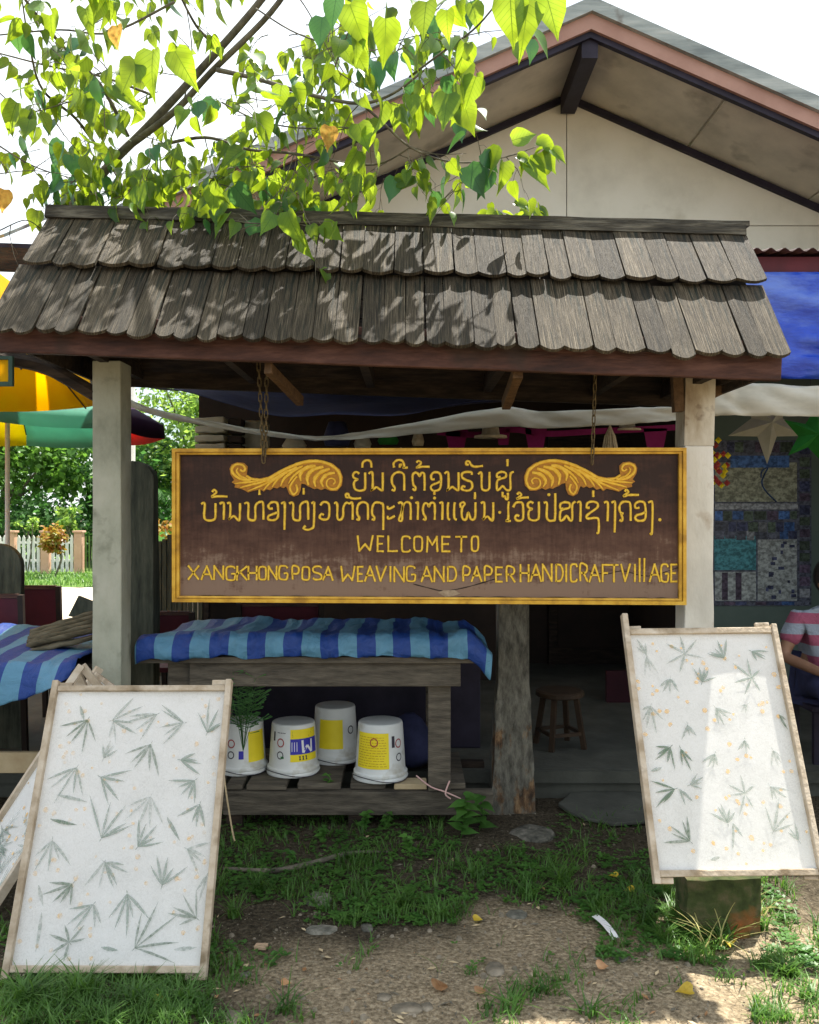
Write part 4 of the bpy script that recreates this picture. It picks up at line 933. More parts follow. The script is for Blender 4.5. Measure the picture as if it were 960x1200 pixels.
# ---------------------------------------------------------------- tables and tarps
tb=thing('work_table','grey wooden table under the blue striped tarpaulin behind the sign','table',(-.5,4.45,0))
def bxo(nm,a,b,mat,par,bev=.004):
    mb=MB(); mb.box(a,b); return obj(nm,mb,M[mat],par,bevel=bev)
tz=.866
bxo('tabletop',(W(163,0,4.15).x,4.14,tz-.03),(W(566,0,4.15).x,4.95,tz),'tabwood',tb)
bxo('apron',(W(222,0,4.17).x,4.17,tz-.145),(W(540,0,4.17).x,4.21,tz-.032),'tabwood',tb)
bxo('apron',(W(222,0,4.17).x,4.86,tz-.145),(W(540,0,4.17).x,4.9,tz-.032),'tabwood',tb)
for x in (W(502,0,4.2).x, -1.16):
    for y in (4.215,4.8):
        bxo('leg',(x,y,.21 if x>-1 else .0),(x+.108,y+.06,tz-.032),'tabwood',tb)
bxo('stretcher',(-1.1,4.5,.7),(.16,4.54,.78),'darkwood',tb)
pf=thing('low_platform','low platform of rough grey planks under the table, holding white buckets','platform',(-.4,4.5,0))
zt=.215
for a,b,m_ in ((250,262,'tabwood'),(268,286,'tabwood'),(291,337,'tabwood'),(350,400,'tabwood'),(411,452,'tabwood'),(462,500,'sawn'),(508,545,'tabwood')):
    xa,xb_=W(a,0,4.35).x,W(b,0,4.35).x
    bxo('plank',(xa,4.3+R(0,.02),zt-.028),(xb_,4.88 if m_=='tabwood' else 4.42,zt+R(-.003,.003)),m_,pf)
bxo('front_beam',(W(262,0,4.3).x,4.285,zt-.145),(W(578,0,4.3).x,4.35,zt-.032),'tabwood',pf)
bxo('back_beam',(W(262,0,4.3).x,4.8,zt-.145),(W(578,0,4.3).x,4.86,zt-.032),'darkwood',pf)
for x in (-.9,-.3,.3):
    for y in (4.3,4.81): bxo('foot_block',(x,y,-.03),(x+.08,y+.05,zt-.147),'darkwood',pf)
# striped tarp on the table: profile across Y, wavy along X
def tarp(name,label,x0,x1,prof,nx_,fn,off=0):
    mb=MB(); P=spline([Vector((0,y,z)) for y,z in prof],5); m=len(P)
    for i in range(nx_+1):
        x=x0+(x1-x0)*i/nx_
        for j,p in enumerate(P):
            d=fn(i/nx_,j/(m-1),x); mb.v.append(Vector((x+d[0],p.y+d[1],p.z+d[2])))
    mb.f=[(i*m+j,(i+1)*m+j,(i+1)*m+j+1,i*m+j+1) for i in range(nx_) for j in range(m-1)]; mb.m=[0]*len(mb.f)
    o=obj(name,mb,M['tarp'],smooth=True,origin=(x0+off,4.4,0)); s=o.modifiers.new('s','SOLIDIFY'); s.thickness=.002
    return tag(o,label,'tarpaulin','blue striped tarpaulins over the tables')
def f1(u,v,x):
    w_=1-v
    end=max(0,(u-.93)/.07)
    return (.02*nz(x*4,v*3)-.03*(1-v), .02*nz(x*9,v*2)*(1-v)+.012*nz(x*25,v*5), .026*nz(x*3.2,v*2,2)+.018*nz(x*9,v*5,5)+.007*nz(x*26,v*11,7)-(.10*end**1.5)*(1 if v>0 else 1)-.02*max(0,.1-u)*10)
tarp('striped_tarpaulin','blue and pale blue striped tarpaulin lumped over the table behind the sign',W(166,0,4.12).x,W(583,0,4.15).x,[(4.11,.868),(4.10,.895),(4.105,.94),(4.14,.975),(4.25,.975),(4.5,.95),(4.75,.94),(4.93,.95),(4.97,.90)],180,f1)
lt=thing('side_table','low table hidden under the striped tarpaulin at the left edge','table',(-2.3,4.4,0))
bxo('tabletop',(-3.4,4.0,.80),(-1.5,4.95,.83),'tabwood',lt)
for x in (-3.3,-1.65):
    for y in (4.1,4.8): bxo('leg',(x,y,0),(x+.07,y+.07,.8),'darkwood',lt)
bxo('shelf_board',(-3.3,4.2,.3),(-1.55,4.23,.40),'sawn',lt)
def f2(u,v,x):
    drop=(1-v)
    e=max(0,(x+1.72)/.28)
    return (.03*nz(x*4,v*3), .035*math.sin(x*21+v*2)*max(0,.45-v)*2+.02*nz(x*8,v*4), .024*nz(x*5,v*6)+.012*nz(x*14,v*9)+.005*nz(x*30,v*16)+(.16*e*max(0,.35-v)/.35))
tarp('striped_tarpaulin','blue and pale blue striped tarpaulin draped over the table at the left edge',-3.3,-1.5,[(3.86,.70),(3.88,.78),(3.93,.86),(4.02,.885),(4.3,.89),(4.6,.90),(4.8,.93),(4.98,.9),(5.0,.8)],70,f2,.05)
mb=MB()
for k in range(5):
    P=spline([W(32-2*k,757-3*k,4.25),W(60,750-4*k,4.25),W(112,738-5*k,4.3)],4); 
    for p in P: p.z+=.0; p.y+=.03*k
    mb.tube(P,[.011+.006*abs(math.sin(i*1.7+k)) for i in range(len(P))],7)
mb2=MB(); mb2.bar(W(34,762,4.23),W(115,746,4.28),.12,.02,seg=6,jit=.006)
mb.add(mb2.v,mb2.f)
o=obj('folded_canvas',mb,M['bundle'],origin=W(70,755,4.3),smooth=True); tag(o,'dark brown folded canvas bundle lying on the striped tarpaulin by the left post','bundle')

# buckets (upside down), each with its labels
def bucket(px,pyb,pyt,wpx,Y,label,rot,print_):
    c=W(px,pyb,Y); c.z=zt+.004; r=wpx/2*Y/F; h=(pyb-pyt)*Y/F*.93
    t=thing('plastic_bucket',label,'bucket',c,'upside-down white buckets on the low platform')
    mb=MB(); mb.lathe(c,[(r*1.07,0),(r*1.08,.012),(r*1.0,.018),(r*1.05,.022),(r*1.055,.034),(r*.985,.04),(r*.97,.06),(r*.87,h-.012),(r*.85,h-.003),(r*.82,h)],32); obj('body',mb,M['bucket'],t,smooth=True,bevel=.001)
    mb=MB(); mb.tube([c+Vector((r*1.1*math.cos(a),r*1.1*math.sin(a)-.002,.014+.012*math.sin(a*2))) for a in [math.pi*(1.0+i/14) for i in range(15)]],.002,5); obj('handle',mb,M['lab_k'],t,smooth=True)
    def patch(a0,a1,v0,v1,mat,nm,lift=.001):
        mb=MB(); n=8; vs=[]
        for v in (v0,v1):
            rr=(r*.975+(r*.87-r*.975)*((v*h-.05)/(h-.06)))+lift
            for i in range(n+1):
                a=math.radians(rot+a0+(a1-a0)*i/n-90); vs.append(c+Vector((rr*math.cos(a),rr*math.sin(a),v*h)))
        mb.add(vs,[(i,i+1,n+2+i,n+1+i) for i in range(n)]); return obj(nm,mb,M[mat],t,smooth=True)
    def pstroke(pts,wa,mat,nm,lift):
        # polyline in (angle deg, height fraction)
        mb=MB()
        def q(a,v):
            rr=(r*.975+(r*.87-r*.975)*((v*h-.05)/(h-.06)))+lift; aa=math.radians(rot+a-90); return c+Vector((rr*math.cos(aa),rr*math.sin(aa),v*h))
        wv=wa*math.pi/180*r/h
        for (a0,v0),(a1,v1) in zip(pts,pts[1:]):
            dx=(a1-a0)*math.pi/180*r; dy=(v1-v0)*h; l=math.hypot(dx,dy) or 1; nxa=-dy/l*wa/2; nya=dx/l*wv/2
            mb.add([q(a0+nxa,v0+nya),q(a1+nxa,v1+nya),q(a1-nxa,v1-nya),q(a0-nxa,v0-nya)],[(0,1,2,3)])
        return obj(nm,mb,M[mat],t)
    def ring(a,v,ra,mat,lift):
        pstroke([(a+ra*math.cos(2*math.pi*i/12),v+ra*math.pi/180*r/h*math.sin(2*math.pi*i/12)) for i in range(13)],ra*.3,mat,'mark',lift)
    if print_=='big':
        patch(0,75,.3,.92,'lab_y','label'); patch(0,75,.44,.74,'lab_b','label_band',.0018)
        for s in LT['M']: pstroke([(30+26*x,.47+.24*y) for x,y in s],5.5,'lab_w','print_letter',.0024)
        for k in range(3): pstroke([(22+8*k,.33),(24+8*k,.41)],2.2,'lab_k','print_letter',.0022); pstroke([(25+8*k,.33),(21+8*k,.41)],1.8,'lab_k','print_letter',.0022)
        for k in range(3): pstroke([(4+6*k,.50),(4+6*k,.68)],1.5,'lab_w','print_mark',.0022)
        ring(-26,.66,9,'lab_r',.001); ring(-26,.42,8,'lab_k',.001); pstroke([(-24,.38),(-16,.38)],5,'lab_g','mark',.0012)
        patch(-50,-44,.68,.86,'lab_k','barcode')
        for k in range(5): pstroke([(-36+5*k,.85),(-33+5*k,.85)],2.2,'lab_k','print_line',.001)
        for k in range(4): pstroke([(3+R(0,2),.785+.03*k),(60-R(0,12),.785+.03*k)],1.2,'lab_k','print_line',.002)
    elif print_=='panel':
        patch(-62,22,.24,.86,'lab_y','label')
        for k in range(12):
            a_=-58+R(0,4)
            while a_<12:
                b_=a_+R(3,9); pstroke([(a_,.29+.045*k),(min(16,b_),.29+.045*k)],1.0,'orn_lo','print_line',.0015); a_=b_+R(1.5,3)
        ring(-14,.70,9,'lab_r',.0016); patch(30,38,.6,.8,'lab_k','barcode'); ring(50,.66,9,'lab_r',.001); ring(50,.42,8,'lab_k',.001)
    elif print_=='left':
        patch(18,70,.25,.85,'lab_y','label'); patch(-6,6,.32,.48,'lab_b','barcode'); ring(-26,.62,9,'lab_r',.001); ring(-26,.4,8,'lab_k',.001)
    else:
        patch(-40,25,.28,.8,'lab_y','label'); ring(50,.6,9,'lab_k',.001)
bucket(344,892,829,58,4.52,'upside-down white bucket printed with a blue and yellow label, second from left on the platform',0,'big')
bucket(446,911,841,60,4.43,'upside-down white bucket with a plain yellow label nearest the table leg',0,'panel')
bucket(284,888,826,56,4.55,'upside-down white bucket half hidden behind the left paper frame',8,'left')
bucket(393,882,814,54,4.74,'dim white bucket with yellow label standing behind the other buckets',0,'back')

# ---------------------------------------------------------------- stump with tall grass, stones, litter
mb=MB(); cS=W(855,1097,3.2); vs=[];fs=[];nn=18
for i,z in enumerate((-.03,.04,.10,.15,.19,.205)):
    for k in range(nn):
        t=2*math.pi*k/nn; cs,sn=math.cos(t),math.sin(t); q=1/max(abs(cs),abs(sn)); q=1+(q-1)*.7
        rr=1+.06*nz(cs*2,sn*2,z*8)+.04*nz(cs*6,sn*6,z*20)
        vs.append((cS.x-.01+cs*q*.145*rr,3.3+sn*q*.1*rr,z*(1 if i<5 else 1+.1*nz(cs*3,sn*3))))
    if i:
        o=(i-1)*nn
        for k in range(nn): fs.append((o+k,o+(k+1)%nn,o+nn+(k+1)%nn,o+nn+k))
fs.append(tuple(range(5*nn,6*nn))); mb.add(vs,fs)
o=obj('tree_stump',mb,M['stump'],origin=(cS.x,3.3,0),smooth=False); tag(o,'mossy cut stump with orange bare wood under the right paper frame','stump')
def G(px,py):
    Y=1.55*F/(py-600); return Vector(((px-480)*Y/F,Y,gz((px-480)*Y/F,Y)))
def stone(px,py,wpx,hpx,label,name='stone',mat='stone',flat=.5,seed=0,cat='stone',grp='stones lying in the yard'):
    c=G(px,py); r=wpx/2*c.y/F; mb=MB(); n=12; rows=[(1.0,-.2),(1.0,.25),(.88,.6),(.6,.9),(.25,.93)]
    ry=r*min(1.4,hpx/wpx*1.8); hz=r*flat; vs=[];fs=[]
    for i,(k,z) in enumerate(rows):
        for a in range(n):
            t=2*math.pi*a/n; d=1+.3*nz(math.cos(t)*1.5+seed*7,math.sin(t)*1.5,z+seed)+.14*nz(math.cos(t)*5+seed*3,math.sin(t)*5,z*3)
            vs.append(c+Vector((r*k*d*math.cos(t),ry*k*d*math.sin(t),hz*z*(1+.35*nz(math.cos(t)*2,math.sin(t)*2,seed)+.2*nz(math.cos(t)*6,math.sin(t)*6,seed+z*4)))))
        if i:
            o=(i-1)*n
            for a in range(n): fs.append((o+a,o+(a+1)%n,o+n+(a+1)%n,o+n+a))
    fs.append(tuple(range(4*n,5*n))); mb.add(vs,fs); o=obj(name,mb,M[mat],origin=c,bevel=.002); tag(o,label,cat,grp); return o
stone(625,980,50,28,'flat grey-green stone in front of the timber post',flat=.25,seed=1)
stone(372,1052,34,20,'grey rounded stone among the weeds near the middle',flat=.45,seed=2)
stone(376,1090,40,14,'long flat brown stone below the grey rounded stone',flat=.2,seed=3)
stone(478,1181,38,14,'tan flat stone at the bottom edge of the yard',flat=.25,seed=4,mat='pebble')
stone(272,1195,26,16,'broken tan stone at the bottom edge near the left paper frame',flat=.5,seed=5,mat='pebble')
stone(581,1138,24,20,'sandy lump of stone in the gravel',flat=.3,seed=6,mat='pebble')
stone(430,1086,16,12,'small dark stone beside the long flat stone',flat=.5,seed=7)
stone(288,1142,14,7,'small oval stone right of the left paper frame foot',flat=.4,seed=8)
stone(450,1170,18,10,'small tan stone left of the bottom flat stone',flat=.3,seed=9,mat='pebble')
stone(500,1178,16,10,'small brown pebble right of the bottom flat stone',flat=.4,seed=10,mat='pebble')
stone(727,1122,18,12,'round dull stone near the white strip',flat=.4,seed=12)
stone(606,1072,26,12,'brown stone lying in the weeds right of the middle',flat=.3,seed=13)
mb=MB(); c=G(306,1113); mb.prism([c+Vector(v) for v in ((-.024,-.012,.004),(.02,-.016,.004),(.024,.014,.004),(-.02,.016,.004))],(0,0,.014)); o=obj('brick_chip',mb,noisy('chip',[(.4,.27,.17),(.5,.36,.24)],20),origin=c,bevel=.003); tag(o,'small square tan brick chip right of the left paper frame','brick chip')
mb=MB(); c=G(711,1092); P=spline([G(697,1079)+Vector((0,0,.02)),G(707,1088)+Vector((0,0,.03)),G(716,1097)+Vector((0,0,.022)),G(722,1103)+Vector((0,0,.012))],4)
for i in range(len(P)-1):
    a,b=P[i],P[i+1]; s=Vector((.013,.009,0)); mb.hexa([a-s-Vector((0,0,.001)),b-s-Vector((0,0,.001)),b+s-Vector((0,0,.001)),a+s-Vector((0,0,.001)),a-s,b-s,b+s,a+s])
o=obj('white_strip',mb,M['lab_w'],origin=c); tag(o,'curled white plastic strip lying on the gravel','litter')
# dry root / stick
mb=MB(); mb.tube(spline([G(262,1020)+Vector((0,0,.01)),G(320,1023)+Vector((0,0,.012)),G(370,1014)+Vector((0,0,.012)),G(410,1003)+Vector((0,0,.02)),G(455,1002)+Vector((0,0,.01))],6),[.005+.008*math.sin(math.pi*min(1,.1+i/26)) for i in range(25)],7); o=obj('fallen_branch',mb,M['bark'],origin=G(350,1018),smooth=True); tag(o,'grey fallen branch lying among the weeds right of the left paper frame','branch')
mb=MB(); P=spline([W(488,897+12,4.25),W(505,922,4.2),W(522,928,4.19),W(540,936,4.2)],4); mb.tube(P,.004,5); mb.tube(spline([W(527,915,4.2),W(522,930,4.18),W(528,936,4.19)],4),.004,5)
o=obj('pink_string',mb,M['pinkstring'],origin=W(520,928,4.2)); tag(o,'pale pink string tied at the foot of the table leg','string')
mb=MB(); mb.tube(spline([W(262,905,4.0),W(266,935,3.95),W(272,972,3.9),W(275,985,3.85)],4),.004,5); o=obj('thin_stick',mb,M['sawn'],origin=W(275,985,3.85)); tag(o,'thin dry stick leaning beside the left paper frame','stick')

# leaf helper: heart-shaped with drip tip, folded on the midrib, local: base at 0, tip at +Y
def leaf_geo(w=.5,curl=.12,fold=.12):
    half=[(0,0),(.26,-.04),(.43,.10),(.49,.30),(.41,.52),(.25,.72),(.09,.90),(0,1.12)]
    vs=[];mid=[];
    ys_=[0,-.02,.12,.32,.55,.78,.92,1.1]
    fz=lambda x,y: fold*abs(x)*1.0 - curl*y*y
    for (x,y),ym in zip(half,ys_):
        vs.append((0,ym if ym>0 else 0,fz(0,ym)))
    for (x,y) in half[1:-1]: vs.append((x*w*2,y,fz(x,y)))
    for (x,y) in half[1:-1]: vs.append((-x*w*2,y,fz(x,y)))
    fs=[]
    R_=lambda i:8+i-1; L_=lambda i:14+i-1
    fs.append((0,R_(1),R_(2),2)); fs.append((0,2,L_(2),L_(1)))
    for i in range(2,6): fs.append((i,R_(i),R_(i+1),i+1)); fs.append((i,i+1,L_(i+1),L_(i)))
    fs.append((6,R_(6),7)); fs.append((6,7,L_(6)))
    return vs,fs
LEAFUV=[(v[0]+.5,v[1]) for v in leaf_geo(w=.5)[0]]
def set_uv(me,per):
    uv=me.uv_layers.new(name='UVMap'); n=len(per)
    for l in me.loops: uv.data[l.index].uv=per[l.vertex_index%n]
def leafmesh(name,mat,**k):
    vs,fs=leaf_geo(**k); me=bpy.data.meshes.new(name); me.from_pydata(vs,[],fs); set_uv(me,LEAFUV); me.materials.append(mat); me.polygons.foreach_set('use_smooth',[True]*len(fs)); return me
def add_leaf(mb,M4,geo):
    vs,fs=geo; mb.add([M4@Vector(v) for v in vs],fs)
def orient(p,d,nrm_,s):
    d=Vector(d).normalized(); n=Vector(nrm_); n=(n-d*n.dot(d)); n=n.normalized() if n.length>1e-5 else d.orthogonal().normalized(); x=d.cross(n)
    return Matrix.Translation(p)@Matrix(((x.x,d.x,n.x,0),(x.y,d.y,n.y,0),(x.z,d.z,n.z,0),(0,0,0,1)))@Matrix.Scale(s,4)
# fallen leaves (individual)
FL=[(850,1103,.07,'y','largest yellow fallen leaf on the sunlit grass below the stump'),(743,1045,.04,'y','small yellow fallen leaf in the weeds left of the stump'),(812,1166,.05,'y','yellow fallen leaf on bare ground at the bottom right'),
(148/2,1,0,0,''),(555,1080,.035,'o','small orange fallen leaf at the edge of the weeds'),(678,942,.05,'y','yellow fallen leaf at the edge of the concrete patch behind'),(362/2,1182,.04,'y','yellowish fallen leaf below the left paper frame'),
(512,1165,.06,'b','curled brown fallen leaf standing on the gravel'),(560,1170,.04,'b','brown fallen leaf at the bottom edge right of the flat stone'),(700,1140,.04,'b','pale brown fallen leaf lying on the gravel below the white strip'),(330,1160,.03,'b','tiny brown leaf right of the left frame'),(724,1029,.035,'y','pale yellow leaf near the right frame foot')]
for px,py,s,k,lb in FL:
    if not s: continue
    c=G(px,py)+Vector((0,0,.012)); vs,fs=leaf_geo(curl=.25,fold=.5); mb=MB(); add_leaf(mb,orient(c,(R(-1,1),R(-.4,.6),.08),(R(-.3,.3),-.4,1),s),(vs,fs))
    o=obj('fallen_leaf',mb,M['dryleaf_b' if k=='b' else 'dryleaf_y'],origin=c,smooth=True); tag(o,lb,'leaf','fallen leaves on the ground')

# grass and weeds
def inpoly(px,py):
    return True
def dens(px,py):
    """how thickly weeds grow at this picture place"""
    d=0
    n_=nz(px*.013,py*.02,5)+.5*nz(px*.04,py*.06,9)
    if 950<py<1085 and 250<px<790: d=1.0+n_*1.7 - max(0,(py-1055)/30)*.9 - (.9 if (540<px<770 and py<1000) else 0)
    if py>1085 and px<320: d=.55+n_-(max(0,px-240)/80)*.9+ (.5 if py>1150 else -.2)
    if py>1140 and px<300: d=1.1+n_-(max(0,px-180)/150)
    if px>840 and 1030<py<1200: d=.45+n_*1.6-(.9 if px>935 and py<1110 else 0)-max(0,(1140+ (px-850)*.3-py)*0)-(1.2 if py>1150 and px<880 else 0)
    if 700<px<850 and 1040<py<1130: d=max(d,.8+n_)
    if 545<px<700 and 1140<py: d=max(d,.0+n_*1.0)
    if 300<px<800 and 1100<py: d=max(d,-.2+n_*.8)
    return d
gb=MB(); wb_=MB(); dg=MB()
def blade(mb,c,h,lean,wd,seg=3):
    a=R(0,6.283); d=Vector((math.cos(a),math.sin(a),0)); s=Vector((-d.y,d.x,0))*wd
    vs=[];fs=[]
    for i in range(seg+1):
        t=i/seg; p=c+d*lean*h*t*t+Vector((0,0,h*t*(1-.25*lean*t))); k=(1-t)**.6 if t<1 else 0
        vs+= [p-s*max(k,.08),p+s*max(k,.08)]
        if i: o=(i-1)*2; fs.append((o,o+1,o+3,o+2))
    mb.add(vs,fs)
cnt=0; random.seed(5)
for _ in range(30000):
    px=R(0,1000); py=940+260*(random.random()**.8)+R(0,20)
    if random.random()*1.3>dens(px,py): continue
    c=G(px,py)
    if (520<px<640 and py<985): continue
    k=random.random()
    lush = nz(px*.03,py*.05,21)
    if lush>.05 or py>1140:
        for q in range(2): blade(gb,c+Vector((R(-.012,.012),R(-.012,.012),0)),R(.02,.065)*(1+.6*lush),R(.4,1.3),R(.0015,.0038))
    else:
        h=R(.008,.035); a=R(0,6.28)
        for q in range(3):
            a+=2.1+R(-.4,.4); p=c+Vector((0,0,h*.6)); s=R(.010,.022)
            d=Vector((math.cos(a),math.sin(a),R(0,.5))).normalized(); x=Vector((-math.sin(a),math.cos(a),0))*s*.42
            wb_.add([p,p+d*s*.5-x,p+d*s,p+d*s*.5+x],[(0,1,2,3)])
o=obj('grass',gb,M['grass'],kind='stuff',smooth=True); o['label']='short green grass growing in patches over the yard'
o=obj('ground_cover',wb_,M['weed'],kind='stuff'); o['label']='small leafy weeds covering the soil between stones'
# bigger tufts as plants
def tuft(px,py,n,h,label,mat='grass',wd=.004,lean=(.5,1.5),spread=.03,name='grass_tuft',seg=4,g='grass tufts in the yard'):
    c=G(px,py); mb=MB()
    for i in range(n): blade(mb,c+Vector((R(-spread,spread),R(-spread,spread)*.6,0)),h*R(.5,1.1),R(*lean),wd*R(.7,1.2),seg)
    o=obj(name,mb,M[mat],origin=c,smooth=True); return tag(o,label,'grass tuft',g)
for px,py,n,h,lb in [(660,1040,46,.11,'green grass tuft in the weeds left of the right paper frame foot'),(620,1055,30,.09,'green grass tuft just right of the middle of the weed patch'),(760,1082,40,.10,'grass tuft in the shade left of the stump'),(700,1062,28,.08,'small grass tuft above the white strip'),
 (780,1100,34,.08,'grass tuft at the edge of the sandy ground below the stump'),(470,1060,40,.11,'dense grass tuft right of the grey rounded stone'),(300,1045,34,.10,'grass tuft beside the left paper frame halfway down'),(275,1075,30,.09,'low grass tuft against the left paper frame'),
 (30,1178,60,.11,'dense grass tuft at the bottom left corner'),(95,1172,50,.10,'dense grass tuft below the left paper frame'),(160,1180,46,.10,'grass tuft under the middle of the left paper frame'),(215,1178,34,.09,'grass tuft below the right foot of the left paper frame'),(335,1188,26,.08,'loose grass tuft at the bottom edge left of the flat stone'),
 (600,1190,26,.08,'thin grass tuft at the bottom edge in the gravel'),(890,1090,36,.09,'sunlit grass tuft right of the stump'),(925,1140,46,.07,'sunlit grass tuft near the right edge'),(890,1130,30,.06,'sunlit low grass tuft below the large yellow leaf'),(630,1165,22,.07,'sparse grass tuft on the gravel'),(690,1195,20,.07,'sparse grass tuft at the bottom edge of the gravel'),(520,1075,26,.08,'grass tuft at the lower edge of the weed patch'),(560,1030,30,.09,'grass tuft in front of the timber post'),(950,1170,30,.07,'sunlit grass tuft in the bottom right corner')]:
    tuft(px,py,int(n*1.1),h*1.15,lb)
tuft(812,1092,60,.13,'green grass growing thick against the left side of the stump')
tuft(790,1078,50,.12,'green grass beneath the left foot of the right paper frame')
tuft(848,1104,50,.12,'green grass growing thick in front of the stump')
tuft(838,1108,16,.24,'tall arching pale grass in front of the stump','palegrass',.003,(.5,1.6),.05,'tall_grass',7,None)
tuft(880,1075,60,.14,'pale yellow-green grass clump right of the stump','palegrass',.003,(.3,1.2),.05,'tall_grass',4,None)
# leafy weeds with stems
def weed(px,py,h,n,s,label,Y=None,mat='weed',name='leafy_weed'):
    c=G(px,py) if Y is None else W(px,py,Y); t=thing(name,label,'weed',c,'leafy weeds by the table')
    top=c+Vector((R(-.03,.03),R(-.02,.02),h)); mb=MB(); P=spline([c,c.lerp(top,.5)+Vector((.015,0,0)),top],4); mb.tube(P,.003,5); obj('stem',mb,M['weed'],t)
    me=leafmesh('leaf',M[mat],w=.36,curl=.3)
    for i in range(n):
        k=.15+.85*i/max(1,n-1); p=c.lerp(top,k); a=i*2.4+R(-.3,.3); d=Vector((math.cos(a),math.sin(a)*.7-.2,R(-.1,.5)))
        inst('leaf',me,orient(p,d,(0,-.4,1),s*R(.7,1.15)),t,c)
weed(540,985,.20,12,.085,'leafy weed with pointed leaves between the table leg and the timber post')
weed(562,975,.17,8,.075,'smaller leafy weed against the timber post')
weed(398,962,.13,16,.04,'bushy low weed in front of the platform beam')
weed(425,975,.09,14,.035,'low round-leaved weed below the platform beam')
weed(452,972,.08,12,.04,'spreading weed in front of the bucket near the leg')
weed(375,985,.07,12,.035,'low weed left of the bushy one')
weed(345,1010,.05,10,.03,'tiny weed near the fallen branch')
weed(480,1000,.07,10,.04,'weed right of the fallen branch end')
weed(384,918,.045,5,.03,'seedling growing between the platform planks',4.32)
mb=MB()
# feathery weed seen dim at left of the buckets
c=W(285,880,4.25); 
for k in range(16):
    a=R(-2.6,-.5); tip=c+Vector((math.cos(a)*.14*R(.5,1),-.04+R(-.05,.05),.12+R(0,.3)))
    P=spline([c+Vector((0,0,.0)),c.lerp(tip,.5)+Vector((0,0,.06)),tip],5); mb.tube(P,.0015,4)
    for p in P[3:]:
        for sgn_ in (-1,1): d=Vector((sgn_*R(.6,1),R(-.3,.3),R(.1,.6))).normalized(); mb.add([p,p+d*.05+Vector((0,0,.006)),p+d*.055],[(0,1,2)])
o=obj('feathery_weed',mb,M['bgleaf2'],origin=c); tag(o,'dark feathery weed growing beside the buckets at left','weed')
# pebbles
mb=MB(); random.seed(9)
for _ in range(3400):
    px=R(-20,980); py=955+250*random.random()
    if dens(px,py)>.9 and random.random()<.8: continue
    if py<1050 and random.random()<.45: continue
    c=G(px,py); r=R(.0015,.0045)*(1+ (random.random()<.09)*R(.8,2.6)); n=5; q=R(.5,.8); a0=R(0,6)
    vs=[c+Vector((r*math.cos(a0+2*math.pi*k/n)*R(.8,1.2),r*math.sin(a0+2*math.pi*k/n)*R(.8,1.2),-.001)) for k in range(n)]+[c+Vector((r*.6*math.cos(a0+2*math.pi*k/n),r*.6*math.sin(a0+2*math.pi*k/n),r*q)) for k in range(n)]
    mb.add(vs,[(k,(k+1)%n,n+(k+1)%n,n+k) for k in range(n)]+[tuple(range(n,2*n))])
o=obj('gravel',mb,M['pebble'],kind='stuff'); o['label']='loose gravel scattered over the yard'

mb=MB(); random.seed(19)
for _ in range(420):
    px=R(-20,980); py=950+255*random.random(); c=G(px,py)+Vector((0,0,R(.003,.008))); mb.mi=random.choice((0,0,0,1,2)); a=R(0,6.28); l=R(.004,.02); w_=l*R(.12,.5)
    d=Vector((math.cos(a),math.sin(a),R(-.1,.3)))*l; n_=Vector((-math.sin(a),math.cos(a),R(-.2,.2)))*w_
    mb.add([c-d,c-n_+Vector((0,0,.002)),c+d,c+n_],[(0,1,2),(0,2,3)])
mb.mi=0; o=obj('leaf_litter',mb,[M['bark'],M['dryleaf_b'],M['sawn']],kind='stuff'); o['label']='dry leaf and twig scraps scattered over the soil'
# ---------------------------------------------------------------- the branch overhead
random.seed(21)
tree=thing('overhanging_tree','leafy tree branch with backlit heart-shaped leaves hanging over the shelter roof','tree',W(70,300,4.62))
tl=tree.location.copy()
def br(pts,r0,r1,nm='branch',mat='bark'):
    P=spline([W(*p) for p in pts],6); mb=MB(); n=len(P); mb.tube(P,[r0+(r1-r0)*i/(n-1) for i in range(n)],7); obj(nm,mb,M[mat],tree,smooth=True); return P
mb=MB(); P=[Vector((-1.63,4.74,-.05)),Vector((-1.625,4.74,1.2)),Vector((-1.64,4.72,2.1)),W(70,290,4.62),W(100,228,4.55)]; 
BR=[]
P=spline(P,6); mb.tube(P,[.05-.014*i/len(P) for i in range(len(P))],9); obj('trunk',mb,M['bark'],tree,smooth=True)
BR.append(br([(98,232,4.55),(130,192,4.5),(172,150,4.4),(235,82,4.25),(300,8,4.1),(350,-60,4.0)],.026,.014,'limb'))
BR.append(br([(150,172,4.45),(205,130,4.3),(248,84,4.15),(318,14,4.0),(360,-50,3.9)],.018,.011,'limb'))
